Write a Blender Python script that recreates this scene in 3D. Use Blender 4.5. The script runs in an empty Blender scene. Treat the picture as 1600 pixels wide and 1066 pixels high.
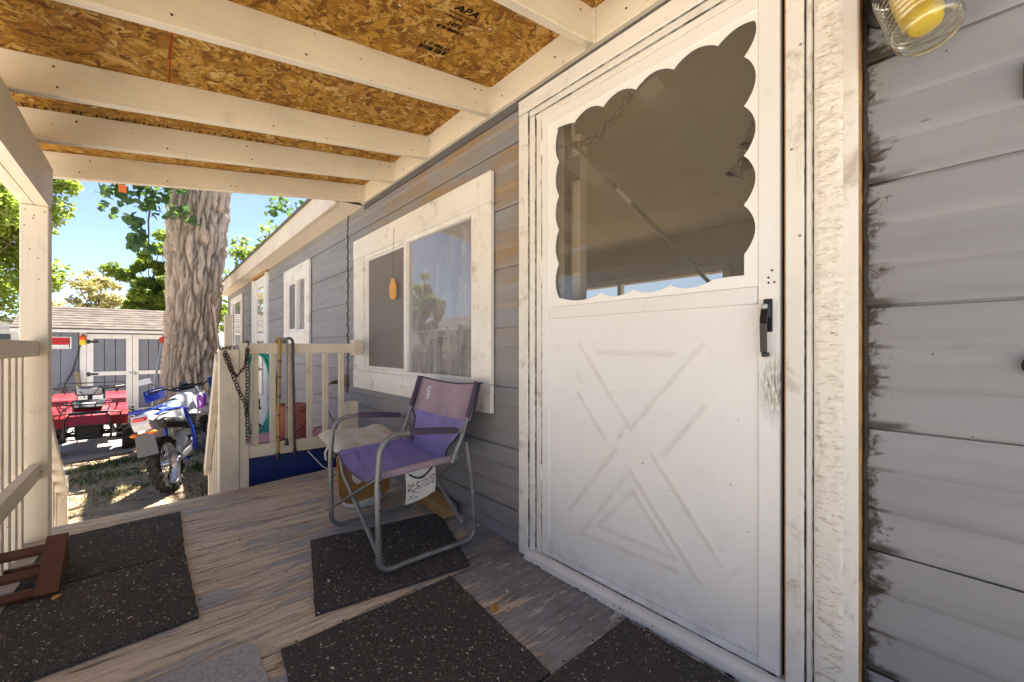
import bpy, math, random
import numpy as np
from mathutils import Vector, Matrix, noise as mnoise
random.seed(7); rng = np.random.default_rng(7)
SC = bpy.context.scene
COL = SC.collection
R = math.radians

# ---------------------------------------------------------------- camera
YAW = math.atan(562 / 645)
cam_d = bpy.data.cameras.new('camera'); cam = bpy.data.objects.new('camera', cam_d); COL.objects.link(cam)
cam.location = (0, 0, 1.0); cam.rotation_euler = (R(90), 0, -YAW)
cam_d.sensor_width = 36; cam_d.lens = 645 / 1600 * 36; cam_d.shift_y = 10 / 1600
cam_d.clip_start = 0.02; cam_d.clip_end = 2000
SC.camera = cam
# ---------------------------------------------------------------- sky and sun
SUN_AZ, SUN_EL = R(38), R(66)          # azimuth measured from +Y towards +X
w = bpy.data.worlds.new('World'); SC.world = w; w.use_nodes = True
wn = w.node_tree; bg = wn.nodes['Background']
sky = wn.nodes.new('ShaderNodeTexSky'); sky.sky_type = 'NISHITA'; sky.sun_disc = False
sky.sun_elevation = SUN_EL; sky.sun_rotation = SUN_AZ; sky.air_density = .8; sky.altitude = 1600; sky.dust_density = 2.2; sky.ozone_density = 1.0
wn.links.new(sky.outputs[0], bg.inputs[0]); bg.inputs[1].default_value = 0.056
sd = bpy.data.lights.new('sun', 'SUN'); so = bpy.data.objects.new('sun', sd); COL.objects.link(so)
sd.energy = 5.0; sd.angle = R(0.6); sd.color = (1, .94, .84)
sv = Vector((math.sin(SUN_AZ) * math.cos(SUN_EL), math.cos(SUN_AZ) * math.cos(SUN_EL), math.sin(SUN_EL)))
so.rotation_euler = sv.to_track_quat('Z', 'Y').to_euler(); so.location = (10, 10, 20)
SC.view_settings.view_transform = 'Standard'; SC.view_settings.look = 'None'
SC.view_settings.exposure = 2.32; SC.view_settings.gamma = 1
SC.render.engine = 'CYCLES'; SC.cycles.max_bounces = 7; SC.cycles.diffuse_bounces = 4; SC.cycles.glossy_bounces = 3; SC.cycles.transmission_bounces = 4
SC.cycles.transparent_max_bounces = 16

# ---------------------------------------------------------------- mesh helpers
class B:
    """collects vertices and faces of one part, in world coordinates"""
    def __init__(s, M=None): s.v = []; s.f = []; s.mi = []; s.M = M; s.cm = 0
    def add(s, vs, fs):
        o = len(s.v)
        if s.M is not None: vs = [s.M @ Vector(p) for p in vs]
        s.v.extend([tuple(p) for p in vs]); s.f.extend([tuple(i + o for i in f) for f in fs]); s.mi.extend([s.cm] * len(fs))
        return s
    def box(s, x0, x1, y0, y1, z0, z1, c=0.002, M=None):
        xs, ys, zs = (x0, x1), (y0, y1), (z0, z1); vs = []; idx = {}
        c = min(c, (x1 - x0) * .4, (y1 - y0) * .4, (z1 - z0) * .4)
        for i in (0, 1):
            for j in (0, 1):
                for k in (0, 1):
                    for a in range(3):
                        p = [xs[i], ys[j], zs[k]]
                        for b, q in enumerate((i, j, k)):
                            if b != a: p[b] += c if q == 0 else -c
                        idx[i, j, k, a] = len(vs); vs.append(p)
        fs = []
        g = lambda i, j, k, a: idx[i, j, k, a]
        for i in (0, 1):
            q = [g(i, 0, 0, 0), g(i, 1, 0, 0), g(i, 1, 1, 0), g(i, 0, 1, 0)]; fs.append(q if i else q[::-1])
            q = [g(0, i, 0, 1), g(0, i, 1, 1), g(1, i, 1, 1), g(1, i, 0, 1)]; fs.append(q if i else q[::-1])
            q = [g(0, 0, i, 2), g(1, 0, i, 2), g(1, 1, i, 2), g(0, 1, i, 2)]; fs.append(q if i else q[::-1])
        for i in (0, 1):
            for j in (0, 1):
                q = [g(i, j, 0, 0), g(i, j, 1, 0), g(i, j, 1, 1), g(i, j, 0, 1)]; fs.append(q if i != j else q[::-1])
                q = [g(i, 0, j, 0), g(i, 0, j, 2), g(i, 1, j, 2), g(i, 1, j, 0)]; fs.append(q if i != j else q[::-1])
                q = [g(0, i, j, 1), g(1, i, j, 1), g(1, i, j, 2), g(0, i, j, 2)]; fs.append(q if i != j else q[::-1])
        for i in (0, 1):
            for j in (0, 1):
                for k in (0, 1):
                    q = [g(i, j, k, 0), g(i, j, k, 1), g(i, j, k, 2)]
                    fs.append(q if (i + j + k) % 2 else q[::-1])
        if M is not None: vs = [M @ Vector(p) for p in vs]
        return s.add(vs, fs)
    def cbox(s, cx, cy, cz, sx, sy, sz, c=0.002, rot=None):
        M = Matrix.Translation((cx, cy, cz))
        if rot is not None: M = M @ rot
        return s.box(-sx / 2, sx / 2, -sy / 2, sy / 2, -sz / 2, sz / 2, c, M)
    def bar(s, p0, p1, w, h, up=(0, 0, 1), c=0.002):
        p0, p1 = Vector(p0), Vector(p1); d = p1 - p0; L = d.length; d.normalize(); up = Vector(up)
        x = d.cross(up)
        if x.length < 1e-4: x = d.cross(Vector((1, 0, 0)))
        x.normalize(); z = x.cross(d)
        M = Matrix((x, d, z)).transposed().to_4x4(); M.translation = p0
        return s.box(-w / 2, w / 2, 0, L, -h / 2, h / 2, c, M)
    def tube(s, pts, r, seg=8, closed=False, caps=True, flat=1.0, up=None):
        pts = [Vector(p) for p in pts]; n = len(pts); vs = []; fs = []
        rr = r if hasattr(r, '__len__') else [r] * n
        px = None
        for i, p in enumerate(pts):
            a = pts[(i - 1) % n] if (closed or i > 0) else p
            b = pts[(i + 1) % n] if (closed or i < n - 1) else p
            t = (b - a)
            t = t.normalized() if t.length > 1e-9 else Vector((0, 0, 1))
            if px is None:
                u = Vector(up) if up is not None else (Vector((0, 0, 1)) if abs(t.z) < .9 else Vector((1, 0, 0)))
                px = t.cross(u).normalized()
            else:
                px = px - t * px.dot(t)
                px = px.normalized() if px.length > 1e-6 else t.orthogonal().normalized()
            py = t.cross(px)
            for k in range(seg):
                A = 2 * math.pi * k / seg
                vs.append(p + px * (math.cos(A) * rr[i]) + py * (math.sin(A) * rr[i] * flat))
        m = n if closed else n - 1
        for i in range(m):
            j = (i + 1) % n
            for k in range(seg):
                l = (k + 1) % seg
                fs.append((i * seg + k, i * seg + l, j * seg + l, j * seg + k))
        if caps and not closed:
            fs.append(tuple(range(seg))[::-1]); fs.append(tuple((n - 1) * seg + k for k in range(seg)))
        return s.add(vs, fs)
    def lathe(s, prof, seg=24, M=None, caps=True):
        vs = []; fs = []; n = len(prof)
        for (r, z) in prof:
            for k in range(seg):
                A = 2 * math.pi * k / seg; vs.append(Vector((r * math.cos(A), r * math.sin(A), z)))
        for i in range(n - 1):
            for k in range(seg):
                l = (k + 1) % seg; fs.append((i * seg + k, i * seg + l, (i + 1) * seg + l, (i + 1) * seg + k))
        if caps and prof[0][0] > 1e-6: fs.append(tuple(range(seg))[::-1])
        if caps and prof[-1][0] > 1e-6: fs.append(tuple((n - 1) * seg + k for k in range(seg)))
        if M is not None: vs = [M @ p for p in vs]
        return s.add(vs, fs)
    def prism(s, poly, vec):
        n = len(poly); v = Vector(vec); vs = [Vector(p) for p in poly] + [Vector(p) + v for p in poly]
        fs = [tuple(range(n))[::-1], tuple(range(n, 2 * n))] + [(i, (i + 1) % n, n + (i + 1) % n, n + i) for i in range(n)]
        return s.add(vs, fs)
    def grid(s, nu, nv, fn):
        vs = [fn(i / nu, j / nv) for i in range(nu + 1) for j in range(nv + 1)]
        fs = [(i * (nv + 1) + j, (i + 1) * (nv + 1) + j, (i + 1) * (nv + 1) + j + 1, i * (nv + 1) + j + 1) for i in range(nu) for j in range(nv)]
        return s.add(vs, fs)
    def sphere(s, c, r, sc=(1, 1, 1), seg=12, ring=8):
        prof = [(max(1e-7, math.sin(math.pi * i / ring)) * r, -math.cos(math.pi * i / ring) * r) for i in range(ring + 1)]
        return s.lathe(prof, seg, Matrix.Translation(c) @ Matrix.Diagonal((sc[0], sc[1], sc[2], 1)))

WL = {}
def empty(name, loc, label=None, cat=None, group=None, kind=None):
    o = bpy.data.objects.new(name, None); COL.objects.link(o); o.location = loc; o.empty_display_size = .1; WL[o] = Vector(loc)
    return tag(o, label, cat, group, kind)
def tag(o, label=None, cat=None, group=None, kind=None):
    if label: o['label'] = label
    if cat: o['category'] = cat
    if group: o['group'] = group
    if kind: o['kind'] = kind
    return o
def link_mesh(name, me, mats, parent, smooth, base=False):
    if not isinstance(mats, (list, tuple)): mats = [mats]
    for m in mats: me.materials.append(m)
    n = len(me.vertices); co = np.empty(n * 3, np.float32); me.vertices.foreach_get('co', co); co = co.reshape(-1, 3)
    lo, hi = co.min(0), co.max(0); c = (lo + hi) / 2
    if base: c[2] = lo[2]
    co -= c; me.vertices.foreach_set('co', co.ravel())
    if smooth:
        me.shade_smooth()
        if smooth < 180: me.set_sharp_from_angle(angle=R(smooth))
    me.update()
    o = bpy.data.objects.new(name, me); COL.objects.link(o); WL[o] = Vector([float(q) for q in c])
    if parent is not None: o.parent = parent; o.location = WL[o] - WL[parent]
    else: o.location = WL[o]
    return o
def obj(name, b, mats, parent=None, smooth=0, base=False):
    me = bpy.data.meshes.new(name); me.from_pydata(b.v, [], b.f); 
    if any(b.mi): me.polygons.foreach_set('material_index', b.mi)
    return link_mesh(name, me, mats, parent, smooth, base)
def dup(o, delta, parent=None):
    """copy of one mesh piece, sharing its data, moved by delta"""
    c = o.copy(); COL.objects.link(c); WL[c] = WL[o] + Vector(delta)
    p = parent if parent is not None else o.parent
    c.parent = p; c.location = WL[c] - (WL[p] if p is not None else Vector())
    return c
def npmesh(name, V, F, mats, parent=None, smooth=0, loops=None):
    me = bpy.data.meshes.new(name); V = np.asarray(V, np.float32); F = np.asarray(F, np.int32); k = F.shape[1]
    me.vertices.add(len(V)); me.vertices.foreach_set('co', V.ravel())
    me.loops.add(F.size); me.loops.foreach_set('vertex_index', F.ravel())
    me.polygons.add(len(F)); me.polygons.foreach_set('loop_start', np.arange(0, F.size, k, dtype=np.int32))
    me.update(calc_edges=True); me.validate()
    return link_mesh(name, me, mats, parent, smooth)
def text_mesh(name, body, size, M, mat, parent, depth=.0015, shear=0, sx=1.0):
    cu = bpy.data.curves.new('t', 'FONT'); cu.body = body; cu.size = size; cu.extrude = depth; cu.shear = shear
    cu.align_x = 'CENTER'; cu.align_y = 'CENTER'; cu.offset = size * .012
    t = bpy.data.objects.new('t', cu); COL.objects.link(t)
    me = bpy.data.meshes.new_from_object(t.evaluated_get(bpy.context.evaluated_depsgraph_get()))
    bpy.data.objects.remove(t); bpy.data.curves.remove(cu)
    me.transform(M @ Matrix.Diagonal((sx, 1, 1, 1))); me.materials.clear()
    return link_mesh(name, me, mat, parent, 0)
def hole_sheet(name, outer, inner, thick, M, mat, parent):
    cu = bpy.data.curves.new('c', 'CURVE'); cu.dimensions = '2D'; cu.fill_mode = 'BOTH'; cu.extrude = thick / 2
    for pl in [outer] + inner:
        sp = cu.splines.new('POLY'); sp.points.add(len(pl) - 1); sp.use_cyclic_u = True
        for q, p in zip(sp.points, pl): q.co = (p[0], p[1], 0, 1)
    t = bpy.data.objects.new('t', cu); COL.objects.link(t)
    me = bpy.data.meshes.new_from_object(t.evaluated_get(bpy.context.evaluated_depsgraph_get()))
    bpy.data.objects.remove(t); bpy.data.curves.remove(cu)
    me.transform(M); me.materials.clear()
    return link_mesh(name, me, mat, parent, 0)

# ---------------------------------------------------------------- materials
class NT:
    def __init__(s, name, rough=.6, spec=.35, metal=0):
        s.m = bpy.data.materials.new(name); s.m.use_nodes = True; s.t = s.m.node_tree
        s.b = s.t.nodes['Principled BSDF']; s.out = s.t.nodes['Material Output']
        s.set('Roughness', rough); s.set('Specular IOR Level', spec); s.set('Metallic', metal)
    def _in(s, sock, v):
        if isinstance(v, bpy.types.NodeSocket): s.t.links.new(v, sock)
        elif isinstance(v, (tuple, list)) and sock.type == 'RGBA' and len(v) == 3: sock.default_value = (*v, 1)
        else: sock.default_value = v
    def set(s, k, v): s._in(s.b.inputs[k], v); return s
    def node(s, typ, ins=None, **props):
        n = s.t.nodes.new('ShaderNode' + typ)
        for k, v in props.items(): setattr(n, k, v)
        for k, v in (ins or {}).items(): s._in(n.inputs[k], v)
        return n
    def obj(s, rand=True):
        c = s.node('TexCoord').outputs['Object']
        if rand:
            r = s.node('ObjectInfo').outputs['Random']
            r = s.node('Math', {0: r, 1: 37.0}, operation='MULTIPLY').outputs[0]
            cc = s.node('CombineXYZ', {0: r, 1: r, 2: r}).outputs[0]
            c = s.node('VectorMath', {0: c, 1: cc}, operation='ADD').outputs[0]
        return c
    def pos(s): return s.node('NewGeometry').outputs['Position']
    def sep(s, v): n = s.node('SeparateXYZ', {0: v}); return n.outputs
    def map(s, v, scale=(1, 1, 1), loc=(0, 0, 0), rot=(0, 0, 0)):
        return s.node('Mapping', {'Vector': v, 'Scale': scale, 'Location': loc, 'Rotation': rot}).outputs[0]
    def noise(s, v, scale=5, detail=4, rough=.55, dist=0, col=False):
        n = s.node('TexNoise', {'Vector': v, 'Scale': scale, 'Detail': detail, 'Roughness': rough, 'Distortion': dist})
        return n.outputs['Color' if col else 'Fac']
    def voro(s, v, scale=5, out='Distance', rnd=1, feature='F1'):
        return s.node('TexVoronoi', {'Vector': v, 'Scale': scale, 'Randomness': rnd}, feature=feature).outputs[out]
    def ramp(s, f, stops, interp='LINEAR'):
        n = s.node('ValToRGB', {0: f}); cr = n.color_ramp; cr.interpolation = interp
        while len(cr.elements) < len(stops): cr.elements.new(.5)
        for e, (p, c) in zip(cr.elements, stops):
            e.position = p; e.color = (*c, 1) if hasattr(c, '__len__') else (c, c, c, 1)
        return n.outputs[0]
    def mix(s, f, a, b, blend='MIX'):
        n = s.node('Mix', None, data_type='RGBA', blend_type=blend)
        s._in(n.inputs[0], f); s._in(n.inputs[6], a); s._in(n.inputs[7], b); return n.outputs[2]
    def math(s, op, a, b=0.0, clamp=False):
        n = s.node('Math', {0: a, 1: b}, operation=op); n.use_clamp = clamp; return n.outputs[0]
    def mr(s, v, a, b, c=0, d=1): return s.node('MapRange', {0: v, 1: a, 2: b, 3: c, 4: d}).outputs[0]
    def bump(s, h, strength=.3, dist=.01):
        n = s.node('Bump', {'Height': h, 'Strength': strength, 'Distance': dist}); s.set('Normal', n.outputs[0]); return s
    def col(s, c): return s.set('Base Color', c)

def sc3(c, k): return tuple(q * k for q in c)
def paint(name, col, axis='x', wear=.5, grain=.5, under=(.23, .16, .10), dirtc=(.30, .22, .13), rough=.55, thr=.64):
    n = NT(name, rough, .3); v = n.obj()
    st = {'x': (.05, 1, 1), 'y': (1, .05, 1), 'z': (1, 1, .05)}[axis]
    g = n.noise(n.map(v, st), 70, 5, .6, .4); g2 = n.noise(n.map(v, st), 16, 5, .6, .8)
    tone = n.noise(v, 2.2, 4); c = n.mix(n.mr(tone, .3, .7), sc3(col, .90), sc3(col, 1.05))
    c = n.mix(n.mr(g2, .45, .75, 0, .35 * grain), c, sc3(col, .74))
    c = n.mix(n.mr(g, .58, .75, 0, .3 * grain), c, dirtc)
    d = n.noise(v, 7, 9, .68, .3); c = n.mix(n.mr(d, thr - .06, thr + .08, 0, .62 * wear), c, dirtc)
    ch = n.noise(n.map(v, tuple(.25 if q < 1 else 1 for q in st)), 26, 6, .7)
    c = n.mix(n.mr(ch, .70, .735, 0, .9 * wear), c, under)
    sp = n.voro(v, 22); sr = n.sep(n.voro(v, 22, 'Color'))[0]
    dot = n.math('MULTIPLY', n.math('LESS_THAN', sp, .09), n.math('GREATER_THAN', sr, .86))
    c = n.mix(n.math('MULTIPLY', dot, .75 * min(1, wear + .3)), c, (.10, .07, .05))
    n.col(c); h = n.math('ADD', n.math('MULTIPLY', g, .5), g2)
    return n.bump(h, .28 * grain, .004).m
def plain(name, col, rough=.5, spec=.4, metal=0, var=.12, scale=12, bump=0, dirt=0, dirtc=(.12, .09, .06)):
    n = NT(name, rough, spec, metal); v = n.obj(); t = n.noise(v, scale, 6, .6)
    c = n.mix(n.mr(t, .3, .7), sc3(col, 1 - var), sc3(col, 1 + var))
    if dirt: c = n.mix(n.mr(n.noise(v, scale * .6, 8, .7), .5, .72, 0, dirt), c, dirtc)
    n.col(c)
    n.set('Roughness', n.mr(t, .3, .7, max(0, rough - .08), min(1, rough + .1)))
    if bump: n.bump(n.noise(v, scale * 6, 5, .6), bump, .003)
    return n.m
CREAM = (.80, .705, .56)
m_cream_x = paint('cream_paint_x', CREAM, 'x', .45, .8)
m_cream_y = paint('cream_paint_y', CREAM, 'y', .45, .8)
m_cream_z = paint('cream_paint_z', CREAM, 'z', .55, .8)
WHITE = (.82, .79, .73)
m_trim_z = paint('white_trim_z', WHITE, 'z', 1.0, .7, thr=.60)
m_trim_y = paint('white_trim_y', WHITE, 'y', .8, .6, thr=.62)
m_vinyl = plain('white_vinyl', (.80, .785, .75), .4, .4, 0, .05, 9, 0, .25, (.4, .34, .26))
m_vinyl2 = plain('far_white_trim', (.82, .82, .80), .5, .3, 0, .04, 9)
def door_white():
    n = NT('storm_door_enamel', .38, .4); P = n.pos(); v = n.obj(False)
    t = n.noise(P, 1.6, 4); c = n.mix(n.mr(t, .3, .7), (.78, .765, .745), (.84, .83, .81))
    fine = n.noise(n.map(P, (1, 1, .6)), 30, 6, .65); c = n.mix(n.mr(fine, .56, .8, 0, .2), c, (.55, .48, .38))
    d = n.noise(P, 9, 9, .7, .4); c = n.mix(n.mr(d, .62, .74, 0, .45), c, (.47, .40, .30))
    sm = n.node('VectorMath', {0: n.map(P, (1, 1, .42)), 1: (1.365, .405, .885 * .42)}, operation='DISTANCE').outputs['Value']
    k = n.math('MULTIPLY', n.mr(sm, .015, .05, 1, 0), n.mr(n.noise(n.map(P, (1, 6, 1)), 30, 6, .7), .38, .62))
    c = n.mix(n.math('MULTIPLY', k, .9), c, (.10, .075, .05))
    kick = n.math('MULTIPLY', n.mr(n.sep(P)[2], .03, .16, 1, 0), n.mr(n.noise(P, 14, 8, .7), .45, .65)); c = n.mix(n.math('MULTIPLY', kick, .45), c, (.30, .25, .19))
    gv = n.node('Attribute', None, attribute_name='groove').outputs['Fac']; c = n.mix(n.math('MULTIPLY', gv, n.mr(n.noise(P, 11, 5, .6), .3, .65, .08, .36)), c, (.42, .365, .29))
    s = n.noise(n.map(P, (1, 1.0, .9), rot=(R(40), 0, 0)), 24, 3, .5); s = n.math('MULTIPLY', n.mr(s, .735, .75), .6)
    c = n.mix(s, c, (.2, .17, .14)); n.col(c)
    return n.bump(n.noise(P, 180, 3), .05, .001).m
m_door = door_white()
def siding():
    n = NT('grey_siding_paint', .52, .35); P = n.pos(); x, y, z = n.sep(P)
    a = n.noise(n.map(P, (1, .22, 2.2)), 3.2, 6, .6); c = n.mix(n.mr(a, .3, .7), (.234, .235, .256), (.305, .304, .324))
    st = n.noise(n.map(P, (1, .07, 1)), 26, 5, .6); c = n.mix(n.mr(st, .5, .75, 0, .35), c, (.20, .19, .19))
    # brown weathering under the porch roof, strongest between the window and the door
    ru = n.noise(n.map(P, (1, .16, 1)), 11, 7, .65, .5)
    zone = n.math('MULTIPLY', n.mr(y, 1.3, 1.5), n.mr(y, 4.2, 2.6)); zone = n.math('MULTIPLY', zone, n.mr(z, .9, 1.5, .25, 1))
    c = n.mix(n.math('MULTIPLY', n.mr(ru, .43, .62), n.math('MULTIPLY', zone, .9)), c, (.33, .225, .12))
    # grime that collected along the door trim
    g = n.noise(n.map(P, (1, 4, 5)), 7, 8, .68, .8); lowf = n.noise(n.map(P, (0, 0, 1)), 9, 3, .6); ed = n.mr(n.math('ADD', n.math('ADD', y, n.math('MULTIPLY', n.math('SUBTRACT', lowf, .54), .22)), n.math('MULTIPLY', n.math('SUBTRACT', g, .5), .20)), .168, .198)
    ed = n.math('MULTIPLY', ed, n.mr(y, .24, .23)); c = n.mix(n.math('MULTIPLY', ed, .95), c, (.042, .030, .020))
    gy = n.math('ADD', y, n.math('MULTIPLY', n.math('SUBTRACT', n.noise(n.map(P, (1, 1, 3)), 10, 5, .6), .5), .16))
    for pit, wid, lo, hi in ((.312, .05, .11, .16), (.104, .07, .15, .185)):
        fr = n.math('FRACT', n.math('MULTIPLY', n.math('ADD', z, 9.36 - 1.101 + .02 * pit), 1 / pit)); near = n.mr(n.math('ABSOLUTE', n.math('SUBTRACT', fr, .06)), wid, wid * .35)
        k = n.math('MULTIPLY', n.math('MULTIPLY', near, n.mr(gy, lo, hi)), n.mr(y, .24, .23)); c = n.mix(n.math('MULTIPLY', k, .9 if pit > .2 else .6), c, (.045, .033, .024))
    sp = n.voro(n.map(P, (1, 1, 1)), 15); sr = n.sep(n.voro(P, 15, 'Color'))
    c = n.mix(n.math('MULTIPLY', n.math('LESS_THAN', sp, .035), n.math('GREATER_THAN', sr[0], .8)), c, (.07, .06, .05))
    c = n.mix(n.math('MULTIPLY', n.math('LESS_THAN', sp, .03), n.math('LESS_THAN', sr[1], .12)), c, (.6, .58, .54))
    sc = n.noise(n.map(P, (1, .35, 1), rot=(R(12), 0, 0)), 34, 2, .4); c = n.mix(n.math('MULTIPLY', n.mr(sc, .76, .775), .6), c, (.15, .11, .08))
    n.col(c); return n.bump(n.noise(n.map(P, (1, .1, 1)), 90, 4), .08, .002).m
m_siding = siding()
def deckmat():
    n = NT('weathered_plywood', .82, .15); P = n.pos(); x, y, z = n.sep(P)
    wv = n.node('VectorMath', {0: P, 1: n.node('VectorMath', {0: n.noise(P, 2.2, 3, col=True), 3: .035}, operation='SCALE').outputs[0]}, operation='ADD').outputs[0]
    gr = n.noise(n.map(wv, (.055, 1, 1)), 46, 8, .68, .25); g2 = n.noise(n.map(wv, (.12, 1, 1)), 12, 8, .68, .5)
    big = n.noise(n.map(P, (.5, 1, 1)), 2.4, 5, .6)
    wood = n.ramp(gr, [(.25, (.18, .125, .08)), (.38, (.47, .365, .25)), (.52, (.66, .545, .405)), (.75, (.80, .70, .56))])
    crk = n.noise(n.map(wv, (.035, 1, 1)), 95, 6, .7, .2); wood = n.mix(n.mr(crk, .585, .66, 0, .88), wood, (.075, .052, .036)); wood = n.mix(n.mr(big, .35, .7, 0, .5), wood, n.mix(.5, wood, (.27, .25, .23)))
    wear = n.math('ADD', n.math('MULTIPLY', g2, .75), n.math('MULTIPLY', big, .45))
    wear = n.math('ADD', wear, n.mr(x, .2, 1.35, -.03, .07)); wear = n.math('ADD', wear, n.mr(y, 3.4, 1.0, -.04, .03))
    pm = n.mr(wear, .615, .635); flake = n.noise(n.map(P, (.30, 1, 1)), 34, 8, .75, .4); pm = n.math('MULTIPLY', pm, n.mr(flake, .40, .44))
    pcol = n.mix(n.mr(n.noise(P, 5, 5), .3, .7), (.33, .33, .335), (.46, .46, .465))
    pcol = n.mix(n.math('MULTIPLY', n.mr(x, .75, 1.1), n.mr(y, 2.2, 1.6)), pcol, n.mix(n.mr(n.noise(P, 7, 6, .65), .35, .65), (.16, .16, .17), (.26, .265, .28)))
    c = n.mix(n.math('MULTIPLY', pm, .92), wood, pcol)
    c = n.mix(n.mr(n.noise(n.map(wv, (.07, 1, 1)), 30, 7, .7, .3), .60, .67, 0, .7), c, (.13, .095, .065))
    w2 = n.math('MULTIPLY', n.mr(n.noise(n.map(P, (.3, 1, 1)), 18, 8, .72, .5), .575, .60), n.mr(x, .95, 1.12)); w2 = n.math('MULTIPLY', w2, n.mr(y, 1.7, 1.45)); c = n.mix(n.math('MULTIPLY', w2, .85), c, (.58, .55, .50))
    c = n.mix(n.math('MULTIPLY', n.mr(n.noise(P, 6, 8, .7), .58, .76), .4), c, (.09, .065, .045))
    n.col(c); h = n.math('ADD', n.math('MULTIPLY', gr, .8), n.math('ADD', n.math('MULTIPLY', pm, .35), n.math('MULTIPLY', g2, .5)))
    return n.bump(n.math('SUBTRACT', h, n.math('MULTIPLY', n.mr(crk, .585, .66), .6)), .8, .008).m
m_deck = deckmat()
def matmat():
    n = NT('black_fibre_mat', .95, .08); v = n.obj(); f = n.noise(v, 260, 3, .6); b = n.noise(v, 5, 6, .65)
    c = n.mix(n.mr(f, .35, .7), (.024, .022, .021), (.15, .138, .130)); c = n.mix(n.mr(b, .5, .8, 0, .4), c, (.13, .112, .098))
    d = n.noise(v, 90, 4, .7); c = n.mix(n.mr(d, .665, .70, 0, .9), c, (.42, .37, .30)); n.col(c)
    return n.bump(f, .8, .006).m
m_mat = matmat()
m_matgrey = plain('grey_felt_mat', (.42, .415, .415), .95, .05, 0, .3, 120, .8, .25)
m_osbbase = plain('osb_core', (.34, .18, .06), .8, .2)
def osbflake():
    n = NT('osb_strand', .62, .3); r = n.node('NewGeometry').outputs['Random Per Island']; v = n.obj(False)
    c = n.ramp(r, [(0, (.20, .070, .008)), (.2, (.40, .175, .020)), (.5, (.58, .285, .040)), (.82, (.69, .385, .075)), (1, (.78, .53, .19))])
    uv = n.node('UVMap', None, uv_map='grain').outputs[0]; g = n.noise(n.map(uv, (6, 130, 1)), 3.0, 4, .65); c = n.mix(n.mr(g, .42, .68, 0, .75), c, n.mix(.75, c, (.10, .035, .004)))
    ed = n.node('Attribute', None, attribute_name='rim').outputs['Fac']; c = n.mix(n.mr(ed, .74, 1, 0, .6), c, (.06, .026, .004)); n.col(c); return n.bump(g, .3, .002).m
m_flake = osbflake()
m_ink = plain('black_stencil_ink', (.012, .010, .010), .8, .1, 0, .3, 60)
m_inkb = plain('faded_stencil_ink', (.05, .03, .02), .8, .1, 0, .3, 60)
m_redchalk = plain('red_chalk', (.45, .04, .02), .9, .1)
m_dark = plain('dark_gap', (.018, .015, .013), .9, .1)
m_grime = plain('dark_caulk', (.05, .042, .036), .8, .2, 0, .4, 30, .4)
m_black = plain('black_plastic', (.014, .014, .015), .35, .45)
m_blackm = plain('black_metal', (.02, .02, .021), .42, .5, 0, .3)
m_steel = plain('zinc_steel', (.48, .48, .47), .4, .5, .8, .15, 20, 0, .3)
m_tube = plain('grey_chair_tube', (.235, .232, .228), .38, .5, .35, .22, 14, 0, .35, (.10, .08, .06))
m_brass = plain('dark_brass', (.22, .14, .05), .35, .5, .8)
m_asphalt = plain('roof_shingle_grey', (.16, .14, .125), .9, .1, 0, .25, 30, .4)
m_rawwood = plain('raw_lumber', (.46, .27, .11), .75, .2, 0, .25, 16, .3, .3)
def caulk():
    n = NT('rough_caulk', .8, .15); P = n.pos(); d = n.noise(n.map(P, (1, .45, 1.5)), 62, 6, .7, .5); c = n.mix(n.mr(d, .53, .64, 0, .65), (.80, .755, .675), (.40, .31, .20)); c = n.mix(n.mr(n.noise(n.map(P, (1, .4, 1.4)), 100, 5, .7), .62, .68, 0, .8), c, (.16, .11, .06))
    n.col(c); return n.bump(n.noise(P, 150, 4), .5, .003).m
m_caulk = caulk()
def glass(name, tint=(1, 1, 1), film=.06, filmc=(.5, .5, .55), refl=1.6, dust=True):
    n = NT(name); t = n.node('BsdfTransparent', {0: tint}).outputs[0]; gl = n.node('BsdfGlossy', {0: (1, 1, 1), 'Roughness': .012}).outputs[0]
    fr = n.node('Fresnel', {'IOR': 1.52}).outputs[0]; fr = n.math('MULTIPLY', fr, refl, True)
    m1 = n.node('MixShader', {0: fr, 1: t, 2: gl}).outputs[0]
    df = n.node('BsdfDiffuse', {0: filmc}).outputs[0]; P = n.pos()
    f = n.mr(n.noise(n.map(P, (1, 1, .35)), 12, 7, .65), .3, .75, film * .4, film * 1.6) if dust else film
    m2 = n.node('MixShader', {0: f, 1: m1, 2: df}).outputs[0]
    n.t.links.new(m2, n.out.inputs[0]); return n.m
m_glass = glass('window_glass', (.88, .9, .9), .30, (.60, .575, .59), 2.2)
m_glass_door = glass('storm_door_glass', (.96, .95, .92), .12, (.42, .37, .30), .16, False)
m_jar = glass('jar_glass', (.96, .96, .93), .07, (.6, .58, .5), 2.6, False)
def screen():
    n = NT('insect_screen'); t = n.node('BsdfTransparent', {0: (1, 1, 1)}).outputs[0]
    d = n.node('BsdfDiffuse', {0: (.30, .275, .26)}).outputs[0]; n.t.links.new(n.node('MixShader', {0: .6, 1: t, 2: d}).outputs[0], n.out.inputs[0]); return n.m
m_screen = screen()
m_room = plain('taupe_room_paint', (.46, .40, .33), .9, .1, 0, .08, 3)
m_ceil = plain('room_ceiling', (.55, .49, .41), .9, .1, 0, .06, 3)
m_carpet = plain('room_carpet', (.30, .25, .19), 1, .05, 0, .15, 60)
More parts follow.
